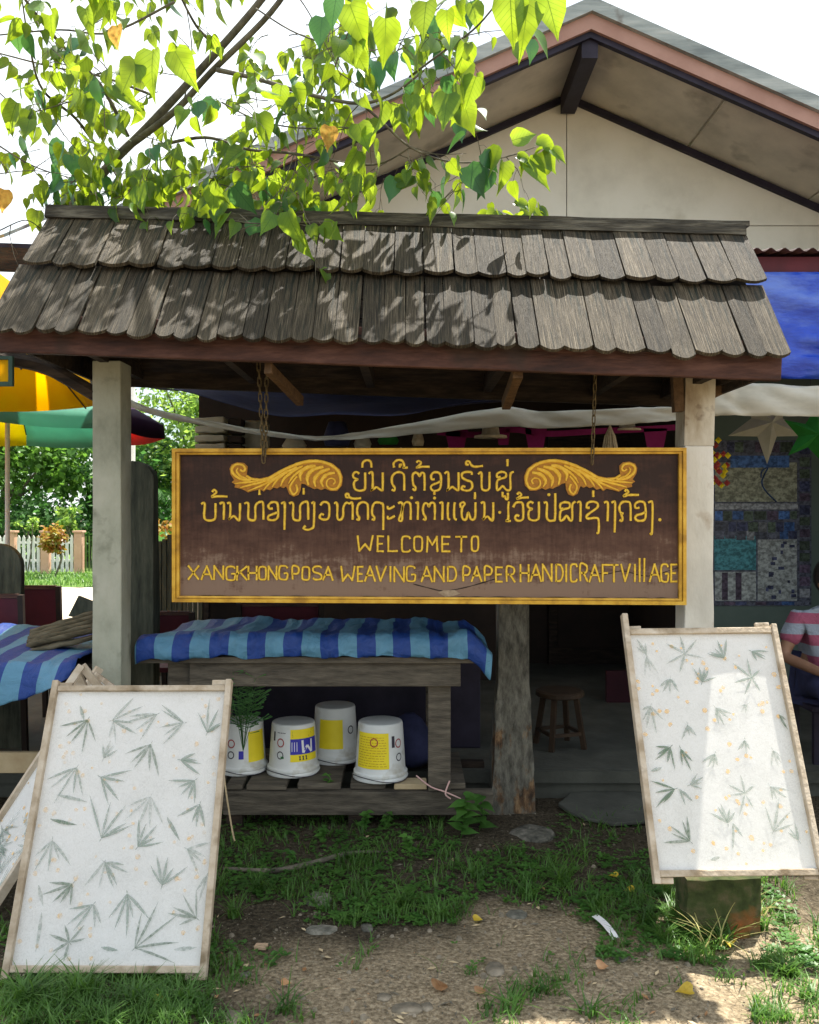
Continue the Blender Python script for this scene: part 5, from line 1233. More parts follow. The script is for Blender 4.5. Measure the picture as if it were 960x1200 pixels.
SP=[([(255,82,4.1),(300,92,4.0),(360,110,3.9),(420,121,3.8),(460,110,3.75),(500,80,3.7)],.012,.004),
([(180,172,4.4),(240,161,4.3),(290,175,4.2),(345,180,4.1),(400,190,4.0),(445,192,3.9),(482,172,3.8)],.009,.003),
([(150,160,4.4),(118,100,4.2),(70,50,4.0),(30,0,3.8),(10,-40,3.7)],.011,.005),
([(124,187,4.45),(90,140,4.3),(50,105,4.1),(35,55,3.9),(26,0,3.8)],.009,.003),
([(180,112,4.3),(120,90,4.2),(60,78,4.1),(-10,60,4.0)],.007,.003),
([(205,2,4.0),(130,38,4.0),(70,35,3.9),(-10,42,3.9)],.006,.003),
([(252,52,4.2),(230,30,4.1),(204,-20,4.0)],.009,.004),
([(420,118,3.8),(450,145,3.8),(480,172,3.8),(520,188,3.8),(560,190,3.8),(600,182,3.8),(628,172,3.8)],.006,.002),
([(484,262,4.15),(510,242,4.0),(545,211,3.8)],.003,.002),([(130,195,4.5),(160,240,4.4),(200,262,4.0),(260,258,3.95),(300,262,3.75),(345,262,3.7),(385,272,3.68)],.005,.002),
([(345,180,4.1),(330,220,4.0),(310,240,3.9)],.003,.0015),([(240,161,4.3),(250,200,4.2),(262,225,4.1)],.003,.0015),([(360,110,3.9),(350,150,3.9),(345,200,3.9),(330,235,3.9)],.003,.0015),
([(400,0,3.7),(385,50,3.7),(405,90,3.7),(402,110,3.75)],.003,.002),([(345,-10,3.3),(365,20,3.3),(400,90,3.4)],.003,.0015),([(480,90,3.7),(520,60,3.5),(560,30,3.3),(600,-20,3.1)],.005,.003),
([(0,270,4.0),(30,258,4.1),(50,270,4.2)],.003,.002),([(-10,165,3.9),(40,195,4.0),(90,210,4.2),(120,215,4.4)],.004,.0015),([(-10,205,3.8),(40,200,3.9),(100,208,4.0)],.0025,.0015),([(200,163,4.3),(215,120,4.2),(225,60,4.1),(215,-10,4.0)],.004,.002),([(290,175,4.2),(320,140,4.1),(370,120,4.0),(400,60,3.8),(420,0,3.7)],.004,.002),
([(-10,100,4.1),(30,130,4.1),(80,120,4.0),(150,100,4.1)],.003,.002),([(300,10,4.0),(350,40,3.9),(420,60,3.8),(470,50,3.6)],.004,.002),([(260,120,4.2),(300,140,4.1),(350,150,4.0),(410,150,3.9),(440,170,3.8)],.004,.002)]
for p,a,b in SP: BR.append(br(p,a,b))
LMs=[leafmesh('leaf',M['leaf'],w=w_,curl=c_,fold=f_) for w_,c_,f_ in ((.42,.12,.25),(.38,.3,.4),(.33,.42,.6),(.4,.2,.15))]
LMd=[leafmesh('leaf',M['leaf_dark'],w=.42,curl=.2,fold=.2)]
LMo=[leafmesh('leaf',M['leaf_old'],w=.42,curl=.2,fold=.2)]
leaves=[]
# hand-placed big leaves: px,py (base), length px, Y, direction angle in picture (deg, 270 = hanging), kind
BIG=[(618,-5,68,2.9,268,0),(598,-8,62,2.9,272,0),(640,-6,52,2.9,290,0),(500,2,48,3.1,262,0),(524,12,36,3.1,268,0),(378,20,40,3.2,262,1),(452,22,52,3.1,270,0),(395,-5,40,3.1,255,1),(410,5,55,3.2,290,0),(180,60,56,3.4,262,0),(160,72,42,3.4,250,0),(205,60,50,3.4,300,0),(137,30,30,3.6,268,2),
(386,148,30,3.6,268,2),(545,50,44,3.3,262,0),(558,90,40,3.4,250,0),(525,110,46,3.3,262,0),(540,70,40,3.4,285,0),(548,195,42,3.7,300,1),(590,190,36,3.7,270,0),(618,190,40,3.7,310,0),(565,180,30,3.7,320,1),(600,165,34,3.7,20,0),(628,168,36,3.7,340,0),(635,178,32,3.7,300,0),(575,200,36,3.7,240,1),
(110,115,40,3.8,262,0),(100,110,36,3.8,282,0),(35,130,34,3.9,268,0),(72,165,38,3.9,240,1),(48,218,24,3.9,262,0),(345,262,28,3.66,275,0),(378,262,32,3.66,320,0),(250,218,34,3.8,270,0),(275,218,40,3.8,305,1),(262,225,40,3.9,255,0),(420,145,38,3.6,290,0),(432,150,30,3.6,262,0),(210,255,28,3.9,20,0),(230,240,30,3.9,330,0),
(20,120,40,3.9,240,0),(88,65,30,3.8,262,0),(60,10,36,3.8,262,0),(100,10,36,3.8,285,0),(5,222,28,3.8,262,2),(330,100,30,3.7,262,0),(300,70,34,3.8,262,0),(345,100,30,3.6,300,0),(464,215,26,3.8,20,0),(488,212,26,3.8,200,0)]
for px,py,l,Y,ang,k in BIG:
    p=W(px,py,Y); a=math.radians(ang); leaves.append((p,Vector((math.cos(a),R(-.25,.25),math.sin(a))),Vector((R(-.5,.5),-1,R(-.2,.6))),l*Y/F/1.1,k))
for cx,cy,n,sp in ((600,250,26,22),(625,182,10,22)):
    for _ in range(n): 
        Y=R(4.12,4.35) if cy==250 else R(3.65,3.85); p=W(cx+R(-30,32),cy+R(-14,14),Y); a=math.radians(R(200,360)); leaves.append((p,Vector((math.cos(a),R(-.4,.4),math.sin(a)*.7)),Vector((R(-.5,.5),R(-1,0),R(.2,1))),R(.05,.09),0))
TW=MB()
def twig(p0,d,ln,n,kd=.26):
    d=Vector(d).normalized(); P=[p0]; cur=p0.copy(); st=5
    for q in range(st):
        d=(d+Vector((R(-.25,.25),R(-.25,.25),R(-.32,.08)))).normalized(); cur=cur+d*ln/st; P.append(cur.copy())
    TW.tube(P,[.0026-.0004*q for q in range(st+1)],4)
    side=1
    for q in range(n):
        k=(q+.8)/n*(st-.01); a=int(k); p=P[a].lerp(P[min(a+1,st)],k-a); dd=(P[min(a+1,st)]-P[a]).normalized(); sd=dd.cross(Vector((0,0,1))); sd=sd.normalized() if sd.length>.1 else Vector((1,0,0)); side=-side
        pd=(sd*side*R(.4,1)+dd*R(.3,1)+Vector((R(-.4,.4),R(-.4,.4),R(-.7,.1)))).normalized(); pl=R(.025,.055); e=p+pd*pl-Vector((0,0,pl*.25)); TW.tube([p,p+pd*pl*.6,e],[.0012,.001,.001],3)
        ld=(pd*.5+Vector((R(-.3,.3),R(-.3,.3),R(-1.3,-.15)))).normalized(); sz=R(.045,.105)*(1.0 if random.random()<.7 else 1.3)
        leaves.append((e,ld,Vector((R(-.9,.9),R(-1,.5),R(-.1,1.1))),sz,1 if random.random()<kd else 0))
for Pb in BR[2:]:
    tot=sum((Pb[i+1]-Pb[i]).length for i in range(len(Pb)-1)); n=int(tot/.15)
    for _ in range(n):
        i=random.randrange(len(Pb)//5,len(Pb)-1); p=Pb[i].lerp(Pb[i+1],random.random()); twig(p,(R(-1,1),R(-.7,.5),R(-.6,.7)),R(.12,.38),random.randint(2,5))
for cx,cy,sx,sy,n in ((310,165,70,45,24),(290,215,95,20,13),(460,60,90,45,11),(90,60,85,45,8),(60,160,60,40,3),(170,222,75,16,9),(350,60,60,40,6),(540,40,50,35,4),(520,110,25,40,4)):
    for _ in range(n):
        px=random.gauss(cx,sx*.55); py=min(228,random.gauss(cy,sy*.55))
        if (px>470 and py>130) or px>620: continue
        Y=R(3.5,4.5) if py<150 else R(4.1,4.7)
        twig(W(px,py,Y),(R(-1,1),R(-.6,.6),R(-.5,.5)),R(.15,.35),random.randint(4,6))
for _ in range(14):
    twig(W(R(90,470),R(150,222),R(4.0,4.35)),(R(-1,1),R(-.4,.4),R(-.5,.5)),R(.15,.35),random.randint(4,6))
for _ in range(14):
    twig(W(R(70,260),R(190,228),R(4.0,4.5)),(R(-1,1),R(-.4,.4),R(-.5,.5)),R(.12,.3),random.randint(5,7))
for _ in range(12):
    twig(W(R(60,230),R(40,190),R(4.0,4.5)),(R(-1,1),R(-.4,.4),R(-.5,.5)),R(.15,.35),random.randint(4,6))
for _ in range(46):
    twig(W(R(40,560),R(-330,-30),R(4.2,4.9)),(R(-1,1),R(-.6,.6),R(-.5,.5)),R(.2,.4),7)
for _ in range(22):
    twig(W(R(-80,600),R(-130,-20),R(3.3,4.3)),(R(-1,1),R(-.6,.6),R(-.5,.5)),R(.15,.35),6)
leaves=[l for l in leaves if not (480+l[0].x*F/l[0].y>655 or (600-(l[0].z-H)*F/l[0].y>262 and not 330<480+l[0].x*F/l[0].y<400))]
obj('twigs',TW,M['bark'],tree,kind='stuff')
def vis(l):
    p=l[0]; y=600-(p.z-H)*F/p.y; x=480+p.x*F/p.y; return (l[3]/p.y) if (-20<x<980 and y>-20) else 0
order=sorted(range(len(leaves)),key=lambda i:-vis(leaves[i]))
big=set(order[:300]); rest=MB(); geo=leaf_geo(.38,.25,.35)
for i,(p,d,n,s,k) in enumerate(leaves):
    Mx=orient(p,d,n,s)
    if i in big: inst('leaf',random.choice((LMs,LMd,LMo)[k]),Mx,tree,tl)
    else: add_leaf(rest,Mx,geo)
fo=obj('foliage',rest,M['leaf'],tree,smooth=True,kind='stuff'); set_uv(fo.data,LEAFUV)

# ---------------------------------------------------------------- behind left: umbrellas, boards, chairs, fence, trees
def umbrella(c,r,zr,za,nseg,rot,mats,label,name='market_umbrella',val=.0,scal=.0):
    t=thing(name,label,'umbrella',(c[0],c[1],0))
    for k in range(nseg):
        mb=MB(); a0=math.radians(rot)+2*math.pi*k/nseg; a1=a0+2*math.pi/nseg; nu=8; nv=8; vs=[]
        for j in range(nv+1):
            v=j/nv
            for i in range(nu+1):
                u=i/nu; A0=Vector((math.cos(a0),math.sin(a0),0)); A1=Vector((math.cos(a1),math.sin(a1),0)); d=A0.lerp(A1,u)
                z=zr+(za-zr)*(1-v**1.6)-.05*math.sin(u*math.pi)*v*(1-v)*2+scal*math.sin(u*math.pi)*(v**6)
                vs.append(Vector((c[0],c[1],0))+d*r*v+Vector((0,0,z)))
        if val:
            for i in range(nu+1):
                u=i/nu; A0=Vector((math.cos(a0),math.sin(a0),0)); A1=Vector((math.cos(a1),math.sin(a1),0)); d=A0.lerp(A1,u)
                vs.append(Vector((c[0],c[1],0))+d*r*1.01+Vector((0,0,zr-val-.03*math.sin(u*math.pi)+scal*math.sin(u*math.pi))))
            nv2=nv+1
        else: nv2=nv
        mb.add(vs,[(j*(nu+1)+i,j*(nu+1)+i+1,(j+1)*(nu+1)+i+1,(j+1)*(nu+1)+i) for j in range(nv2) for i in range(nu)])
        o=obj('canopy_panel',mb,mats[k%len(mats)],t,smooth=True); s=o.modifiers.new('s','SOLIDIFY'); s.thickness=.002
        mb=MB(); mb.tube([Vector((c[0],c[1],za-.04)),Vector((c[0]+r*.5*math.cos(a0),c[1]+r*.5*math.sin(a0),zr+(za-zr)*.66-.03)),Vector((c[0]+r*math.cos(a0),c[1]+r*math.sin(a0),zr-.01))],.006,5); obj('rib',mb,M['lab_k'],t)
    mb=MB(); mb.tube([(c[0],c[1],0),(c[0],c[1],za)],.022,10); obj('pole',mb,M['white'],t)
    mb=MB(); mb.lathe((c[0],c[1],0),[(.25,0),(.24,.08),(.04,.1)],16); obj('base',mb,M['concrete'],t)
umbrella((-3.2,5.55),1.32,2.34,3.35,8,10,[M['orange_cloth']],'large orange-yellow umbrella behind the shelter at the left edge',scal=-.02)
cl=lambda n,c:noisy(n,[tuple(v*.9 for v in c),c],5,rough=.8,bump=.1,trans=.45)
yc,mc,pc,rc=cl('yellow_canvas',(.85,.75,.02)),cl('mint_canvas',(.22,.55,.42)),cl('purple_canvas',(.06,.02,.07)),cl('red_canvas',(.75,.03,.03))
# segment angles: edges at -62 and -17 deg around the rim seen from the camera
umbrella((-3.8,8.3),1.42,2.41,2.95,8,-73,[mc,pc,rc,mc,yc,rc,rc,yc],'striped umbrella with yellow, mint, purple and red panels seen left of the post',val=.13)
# framed dark notice hung at left edge
nb=thing('small_sign','dark green frame with yellow pane hanging at the left edge below the eave','small sign',W(6,440,3.9))
for a,b in (((-12,418),(-8,453)),((12,418),(17,453)),((-8,418),(12,422)),((-8,448),(12,453))):
    p=W(a[0],b[1],3.9); q=W(b[0],a[1],3.9); bxo('frame_bar',(p.x,3.88,p.z),(q.x,3.9,q.z),'trim_g',nb,.001)
p=W(-8,448,3.9); q=W(12,422,3.9); bxo('pane',(p.x+.001,3.887,p.z+.001),(q.x-.001,3.893,q.z-.001),'orange_cloth',nb,0)

# round-topped boards
def slab(px0,px1,pyt,Y,zb,label,th=.05):
    x0=W(px0,0,Y).x; x1=W(px1,0,Y).x; zt_=W(0,pyt,Y).z; r=(x1-x0)/2; cx=(x0+x1)/2
    poly=[(x0,Y,zb),(x1,Y,zb)]+[(cx+r*math.cos(t),Y,zt_-r*.9+r*.9*math.sin(t)) for t in [math.pi*i/12 for i in range(13)]]
    mb=MB(); mb.prism(poly,(0,th,0)); o=obj('round_topped_board',mb,M['slab'],origin=(cx,Y,zb),bevel=.004); return tag(o,label,'board','round-topped dark boards')
slab(-34,25,637,5.2,0,'low round-topped dark board standing at the left edge behind the striped tarpaulin')
slab(130,180,540,4.62,.0,'tall round-topped dark board standing right behind the left post',.09)
mb=MB(); mb.tube([(W(176,0,4.95).x,4.95,0),(W(176,0,4.95).x+.01,4.95,1.0),(W(176,552,4.95).x,4.95,W(0,552,4.95).z)],[.05,.045,.04],9); o=obj('rough_post',mb,M['slab'],origin=(-1.46,4.95,0)); tag(o,'rough dark wooden post between the left post and the sign','post')
# dark fence pieces / gate seen beyond, between post and sign
mb=MB(); 
for i,px in enumerate((187,193,199,206)):
    x=W(px,0,7.5).x; o_=MB(); o_.box((x,7.5,0),(x+.04,7.53,1.35+R(-.03,.03)))
    mb.add(o_.v,o_.f)
gt=thing('side_gate','dark wooden slat gate seen between the left post and the sign','gate',(-2.1,7.5,0))
for i,px in enumerate((184,190,196,202,208,214,220,226,232)):
    x=W(px,0,7.5).x; bxo('slat',(x,7.5,.02),(x+.036,7.53,1.33+R(-.03,.03)),'slab',gt,0)
bxo('rail',(W(182,0,7.5).x,7.535,1.0),(W(238,0,7.5).x,7.56,1.08),'slab',gt,0)
# red chairs
def chair(px,Y,zt_,wpx,label,mat='redboard',yaw=0):
    c=W(px,0,Y); c.z=.0 if Y<4.78 else .15; w_=wpx*Y/F; t=thing('red_chair',label,'chair',c,'dark red chairs around the tables')
    x0=c.x-w_/2; x1=c.x+w_/2; h=W(0,zt_,Y).z
    mb=MB(); mb.hexa([(x0+.02,Y-.01,c.z+.5),(x1-.02,Y-.01,c.z+.5),(x1-.02,Y+.01,c.z+.5),(x0+.02,Y+.01,c.z+.5),(x0+.02,Y-.06,h-.02),(x1-.02,Y-.06,h-.02),(x1-.02,Y-.04,h-.02),(x0+.02,Y-.04,h-.02)]); obj('backrest',mb,M[mat],t)
    for x in (x0,x1):
        mb=MB(); mb.bar((x,Y,c.z),(x,Y-.06,h),.03,.03,up=(0,1,0)); obj('leg',mb,M['darkpaint'],t)
        mb=MB(); mb.bar((x,Y+.4,c.z),(x,Y+.38,c.z+.45),.03,.03,up=(0,1,0)); obj('leg',mb,M['darkpaint'],t)
    bxo('seat',(x0,Y-.0,c.z+.43),(x1,Y+.42,c.z+.46),mat,t); 
    mb=MB(); mb.box((x0+.018,Y-.065,h-.018),(x1-.018,Y-.038,h+.005)); obj('top_rail',mb,M['fascia'],t)
chair(-5,5.1,696,70,'dark red chair back cut off by the left edge behind the striped tarpaulin')
chair(48,5.6,686,50,'taller dark red chair back between the low round board and the left post')
chair(200,5.3,716,56,'dark red chair below the left corner of the sign')
chair(330,5.5,706,96,'wide dark red chair back just under the sign')
mb=MB(); mb.hexa([W(80,722,5.0),W(110,728,5.0),W(112,728,5.1),W(82,722,5.1),W(92,698,5.0),W(113,706,5.0),W(114,706,5.1),W(94,698,5.1)]); o=obj('leaning_board',mb,M['slab'],origin=W(95,725,5)); tag(o,'small dark tilted board left of the left post','board')
# timber corner sticking up behind the left paper frame
ot=thing('old_frame','bare pale wooden frame corner poking up behind the left paper frame','wooden frame',W(95,810,3.6))
for a,b,w_ in (((74,812,3.5),(96,780,3.55),.028),((96,780,3.57),(124,815,3.6),.03),((84,806,3.52),(108,812,3.55),.02),((88,790,3.6),(122,860,3.6),.05)):
    mb=MB(); mb.bar(W(*a),W(*b),w_,.02,up=(0,-1,0)); obj('frame_bar',mb,M['tray'],ot,bevel=.002)

# picket fence across the road
pfn=thing('picket_fence','white picket fence with peach pillars across the road','fence',(-8.5,22,0))
def pillar(px,w_=.2,px_w=9):
    x=W(px,0,22).x; o=bxo('pillar',(x-.1,21.95,0),(x+.1,22.15,1.03),'peach',pfn,.01); bxo('cap',(x-.13,21.92,1.03),(x+.13,22.18,1.08),'peach',o,.01)
for px in (-26,13,53,92,132,165,196,235): pillar(px)
spans=[(-26,13),(13,53),(53,92),(132,165),(196,235)]
for a,b in spans:
    x0=W(a,0,22).x+.12; x1=W(b,0,22).x-.12; n=int((x1-x0)/.115)
    for z in (.3,.75): bxo('rail',(x0,22.05,z),(x1,22.08,z+.06),'white',pfn,0)
    for i in range(n):
        x=x0+(x1-x0)*(i+.2)/n; mb=MB(); mb.prism([(x,22.02,.05),(x+.075,22.02,.05),(x+.075,22.02,.9),(x+.0375,22.02,.97),(x,22.02,.9)],(0,.02,0)); obj('picket',mb,M['white'],pfn)
for a,b in ((92,132),(165,196)):
    x0=W(a,0,22).x+.12; x1=W(b,0,22).x-.12
    for i in range(7): x=x0+(x1-x0)*(i+.3)/7; bxo('bar',(x,22.04,.05),(x+.03,22.07,.95),'verge',pfn,0)
# verge grass blades
mb=MB(); random.seed(77)
for _ in range(3500):
    blade(mb,Vector((R(-12.5,-4),R(18,21.9),.01)),R(.06,.2),R(.3,1),.012,2)
o=obj('verge_grass',mb,M['grass'],kind='stuff'); o['label']='grass strip between the road and the picket fence'
# trees
def crown_tree(c,h,r,rz,n,mat,label,name='broadleaf_tree',s=(.12,.3),tr=.12,clumps=26,zc=None,cat='tree',g='trees behind the picket fence'):
    t=thing(name,label,cat,(c[0],c[1],0),g)
    zc=zc or h-rz; mb=MB(); mb.tube(spline([(c[0],c[1],0),(c[0]+R(-.2,.2),c[1],zc*.5),(c[0]+R(-.2,.2),c[1],zc)],4),[tr*(1-.06*i) for i in range(9)],8); obj('trunk',mb,M['bark'],t,smooth=True)
    cs=[]
    for k in range(clumps):
        v=Vector((random.gauss(0,1),random.gauss(0,1),random.gauss(0,1))).normalized()*(random.random()**.4); cs.append(Vector((c[0]+v.x*r,c[1]+v.y*r,zc+v.z*rz)))
    mb=MB()
    for k in range(6):
        q=cs[k]; mb.tube([Vector((c[0],c[1],zc*.7)),Vector((c[0],c[1],zc*.8)).lerp(q,.5),q],[tr*.4,tr*.25,tr*.1],5)
    obj('limbs',mb,M['bark'],t)
    mb=MB()
    for _ in range(n):
        q=random.choice(cs); v=Vector((random.gauss(0,1),random.gauss(0,1),random.gauss(0,.8)))*r*.17; p=q+v; d=Vector((R(-1,1),R(-1,1),R(-1,.4))).normalized(); x=d.cross(Vector((R(-1,1),R(-1,1),R(-1,1)))).normalized(); l=R(*s)
        mb.add([p,p+d*l*.5+x*l*.3,p+d*l,p+d*l*.5-x*l*.3],[(0,1,2,3)])
    obj('crown',mb,mat,t)
random.seed(31)
crown_tree((-11.5,25.5),4.6,2.3,2.0,5200,M['bgleaf1'],'rounded green tree behind the fence at the far left',zc=2.7)
crown_tree((-8.8,27.5),5.2,2.4,2.3,5200,M['bgleaf2'],'dark green tree behind the middle fence pillar',zc=2.9)
crown_tree((-14.2,27),5.5,2.6,2.3,3000,M['bgleaf1'],'green tree behind the fence cut by the left edge',zc=2.9)
crown_tree((-6.9,28),6.6,2.2,2.6,5600,M['bgleaf3'],'light green airy tree seen between the left post and the sign',s=(.12,.26),clumps=44,zc=4.1)
crown_tree((-5.6,26),5.6,1.6,2.3,3600,M['bgleaf3'],'thin light green tree seen beside the sign corner',s=(.12,.25),clumps=30,zc=3.6)
crown_tree((-10.2,24.2),1.9,1.3,.9,3000,M['bgleaf2'],'dense dark hedge bush right behind the fence','hedge_bush',s=(.08,.2),tr=.05,zc=1.0)
crown_tree((-7.6,24.6),2.0,1.4,1.0,3000,M['bgleaf2'],'dark bush behind the fence near the left post','hedge_bush',s=(.08,.2),tr=.05,zc=1.0)
crown_tree((-12.8,24.4),2.0,1.5,1.0,2600,M['bgleaf2'],'dark bush behind the fence at the left edge','hedge_bush',s=(.08,.2),tr=.05,zc=1.0)
crown_tree((-5.6,24.5),1.9,1.2,.9,2200,M['bgleaf2'],'low dark bush seen through the gap beside the sign','hedge_bush',s=(.08,.2),tr=.05,zc=.95)
cxx=W(60,0,20.6).x
crown_tree((cxx,20.8),1.5,.38,.35,900,M['croton'],'orange and red croton shrub in front of the picket fence','croton_shrub',s=(.07,.16),tr=.03,clumps=12,zc=1.0,cat='shrub',g=None)
cxx=W(190,0,15).x
crown_tree((cxx,15.2),1.6,.28,.45,420,M['croton'],'orange flowering shrub beyond the slat gate','croton_shrub',s=(.07,.14),tr=.03,clumps=9,zc=1.0,cat='shrub',g=None)
cxx=W(28,0,21.6).x
crown_tree((cxx,21.8),1.4,.25,.2,240,M['bgleaf3'],'small pale shrub on the fence pillar line at left','small_shrub',s=(.06,.12),tr=.02,clumps=7,zc=1.25,cat='shrub',g=None)
cxx=W(80,0,23).x
crown_tree((cxx,23),1.9,.35,.35,260,M['bgleaf3'],'pale variegated shrub above the croton','small_shrub',s=(.1,.2),tr=.02,clumps=7,zc=1.35,cat='shrub',g=None)
def palm(c,h,n,L_,label,mat='frond',droop=1.0):
    t=thing('palm',label,'palm',(c[0],c[1],0),'palms behind the fence'); mb=MB(); mb.tube([(c[0],c[1],0),(c[0]+.1,c[1],h)],[.14,.09],8); obj('trunk',mb,M['bark'],t)
    for k in range(n):
        a=2*math.pi*k/n+R(-.2,.2); e=R(.3,1.3); mb=MB(); P=[]
        for i in range(13):
            u=i/12; P.append(Vector((c[0]+math.cos(a)*L_*u*math.cos(e*.6),c[1]+math.sin(a)*L_*u*math.cos(e*.6),h+L_*(math.sin(e)*u-droop*u*u))))
        mb.tube(P,[.02-.0013*i for i in range(13)],4)
        for i in range(2,13):
            d=(P[i]-P[i-1]).normalized(); s=d.cross(Vector((0,0,1))).normalized()
            for sg in (-1,1):
                for q in (0,.5):
                    p=P[i-1].lerp(P[i],q); l=L_*.3*math.sin(math.pi*(i/12*.85+.1)); tip=p+s*sg*l+d*l*.5-Vector((0,0,l*.45)); w_=d*.03
                    mb.add([p-w_,p+w_,tip],[(0,1,2)])
        obj('frond',mb,M[mat],t)
palm((-10.1,27.5),2.6,14,2.6,'arching palm behind the fence left of the left post')
palm((-12.3,26.5),2.9,12,2.3,'taller palm behind the fence at left')
palm((-7.6,25.5),1.9,12,1.6,'low fan of palm leaves behind the fence beside the left post')
palm((-4.45,16),1.2,9,.9,'small palm seen between the left post and the sign')
# banana-like big leaf
# tall utility post seen at left gap
mb=MB(); mb.tube([(W(155,0,19).x,19,0),(W(155,0,19).x,19,5)],.07,8); o=obj('utility_pole',mb,M['white'],origin=(W(155,0,19).x,19,0)); tag(o,'pale pole beyond the gap right of the left post','pole')
# motorbike-like wheel details at the gap are too dim; distant pink wall there
mb=MB(); mb.box((W(188,0,24).x,19.5,0),(W(240,0,24).x,19.6,1.0)); o=obj('garden_wall',mb,M['peach'],origin=(-6,19.5,0)); tag(o,'low peach garden wall seen in the gap left of the sign','wall')

# ---------------------------------------------------------------- porch contents
def star(cx,cy,Y,rpx,mat,label,rot=90,depth=.12):
    c=W(cx,cy,Y); r=rpx*Y/F; mb=MB(); vs=[c+Vector((0,-depth,0)),c+Vector((0,depth,0))]; n=10
    for k in range(n):
        a=math.radians(rot)+2*math.pi*k/n; rr=r if k%2==0 else r*.40; vs.append(c+Vector((rr*math.cos(a),0,rr*math.sin(a))))
    mb.add(vs,[(0,2+k,2+(k+1)%n) for k in range(n)]+[(1,2+(k+1)%n,2+k) for k in range(n)])
    t=thing('star_lantern',label,'star lantern',c,'paper star lanterns'); obj('paper_star',mb,M[mat],t)
    mb=MB(); mb.tube([c+Vector((0,0,r*.8)),Vector((c.x,c.y,2.95))],.0015,4); obj('string',mb,M['lab_k'],t)
star(899,496,5.4,48,'paperstar','cream paper star lantern hanging in front of the map poster',270,.08)
star(950,510,5.0,36,'greenstar','green paper star lantern hanging at the right edge',150,.1)
mb=MB(); c=W(843,540,5.6)
random.seed(4)
for k in range(26):
    p=c+Vector((R(-.05,.05),R(-.03,.03),R(-.16,.14))); mb.mi=random.choice((0,0,1,2)); r=.022
    mb.add([p+Vector((-r,0,0)),p+Vector((0,-r,0)),p+Vector((r,0,0)),p+Vector((0,0,r)),p+Vector((0,0,-r))],[(0,1,3),(1,2,3),(1,0,4),(2,1,4),(0,3,2),(0,2,4)])
mb.mi=0; o=obj('flower_garland',mb,[M['lab_r'],M['lab_y'],M['lab_g']],origin=c); tag(o,'small red and yellow garland hanging beside the right post','garland')
# poster
pt_=thing('map_poster','large dark map poster with small photos on the pale wall at right','poster',W(896,710,6.48))
def prect(x0,y0,x1,y1,mat,nm,lift):
    p=W(x0,y1,6.49); q=W(x1,y0,6.49); mb=MB(); mb.add([(p.x,6.49-lift,p.z),(q.x,6.49-lift,p.z),(q.x,6.49-lift,q.z),(p.x,6.49-lift,q.z)],[(0,1,2,3)]); return obj(nm,mb,M[mat] if isinstance(mat,str) else mat,pt_)
pm={k:noisy('print_'+k,[tuple(v*.55 for v in c),tuple(min(1,v*1.5+.02) for v in c)],34,(1,1,1.2),rough=.5,bump=0,rnd=.4,pos=[.40,.62]) for k,c in dict(base=(0.072, 0.084, 0.12),tan=(0.198, 0.216, 0.156),teal=(0.03, 0.168, 0.198),white=(0.3, 0.336, 0.33),navy=(.03,.04,.10),purple=(.07,.05,.09),green=(.05,.08,.055),blue=(0.03, 0.096, 0.27),grey=(.2,.22,.24)).items()}
mb=MB(); p=W(836,710,6.49); q=W(951,516,6.49); mb.box((p.x,6.49,p.z),(q.x,6.498,q.z)); obj('poster_sheet',mb,pm['base'],pt_)
prect(838,542,934,588,pm['tan'],'map_print',.001); prect(856,534,925,548,pm['blue'],'map_print',.0015)
prect(838,590,935,597,pm['grey'],'print_strip',.001)
prect(837,628,886,668,pm['teal'],'map_print',.001); prect(888,632,934,704,pm['white'],'map_print',.001); prect(838,670,886,704,pm['white'],'text_panel',.001)
mb=MB(); 
P=spline([W(892,560,6.485),W(893,552,6.485),W(900,548,6.485),W(896,556,6.485),W(893,566,6.485),W(898,576,6.485),W(910,588,6.485)],5); mb.tube(P,.006,4); obj('river_print',mb,pm['blue'],pt_)
random.seed(14)
for yy in (599,612,622):
    x=838
    while x<930: w_=R(9,16); prect(x,yy,min(934,x+w_-1),yy+R(9,12),pm[random.choice(('navy','purple','green','base','grey','blue'))],'photo_print',.0012+R(0,.001)); x+=w_
y=522
while y<700: prect(937,y,949,y+R(9,12),pm[random.choice(('navy','purple','green','grey'))],'photo_print',.0014); y+=14
x=838
while x<948: w_=R(8,18); prect(x,686+19,min(948,x+w_),709,pm[random.choice(('navy','blue','purple','base'))],'photo_print',.0013); x+=w_
x=852
while x<932: w_=R(9,16); prect(x,518,x+w_-1,530,pm[random.choice(('navy','purple','green','base'))],'photo_print',.0013); x+=w_
for _ in range(16): a=R(890,928);b=R(634,698); prect(a,b,a+R(3,7),b+R(3,5),pm['navy'],'photo_print',.002+R(0,.0006))
for a in (846,862): prect(a,671,a+7,703,pm['purple'],'photo_print',.0016)
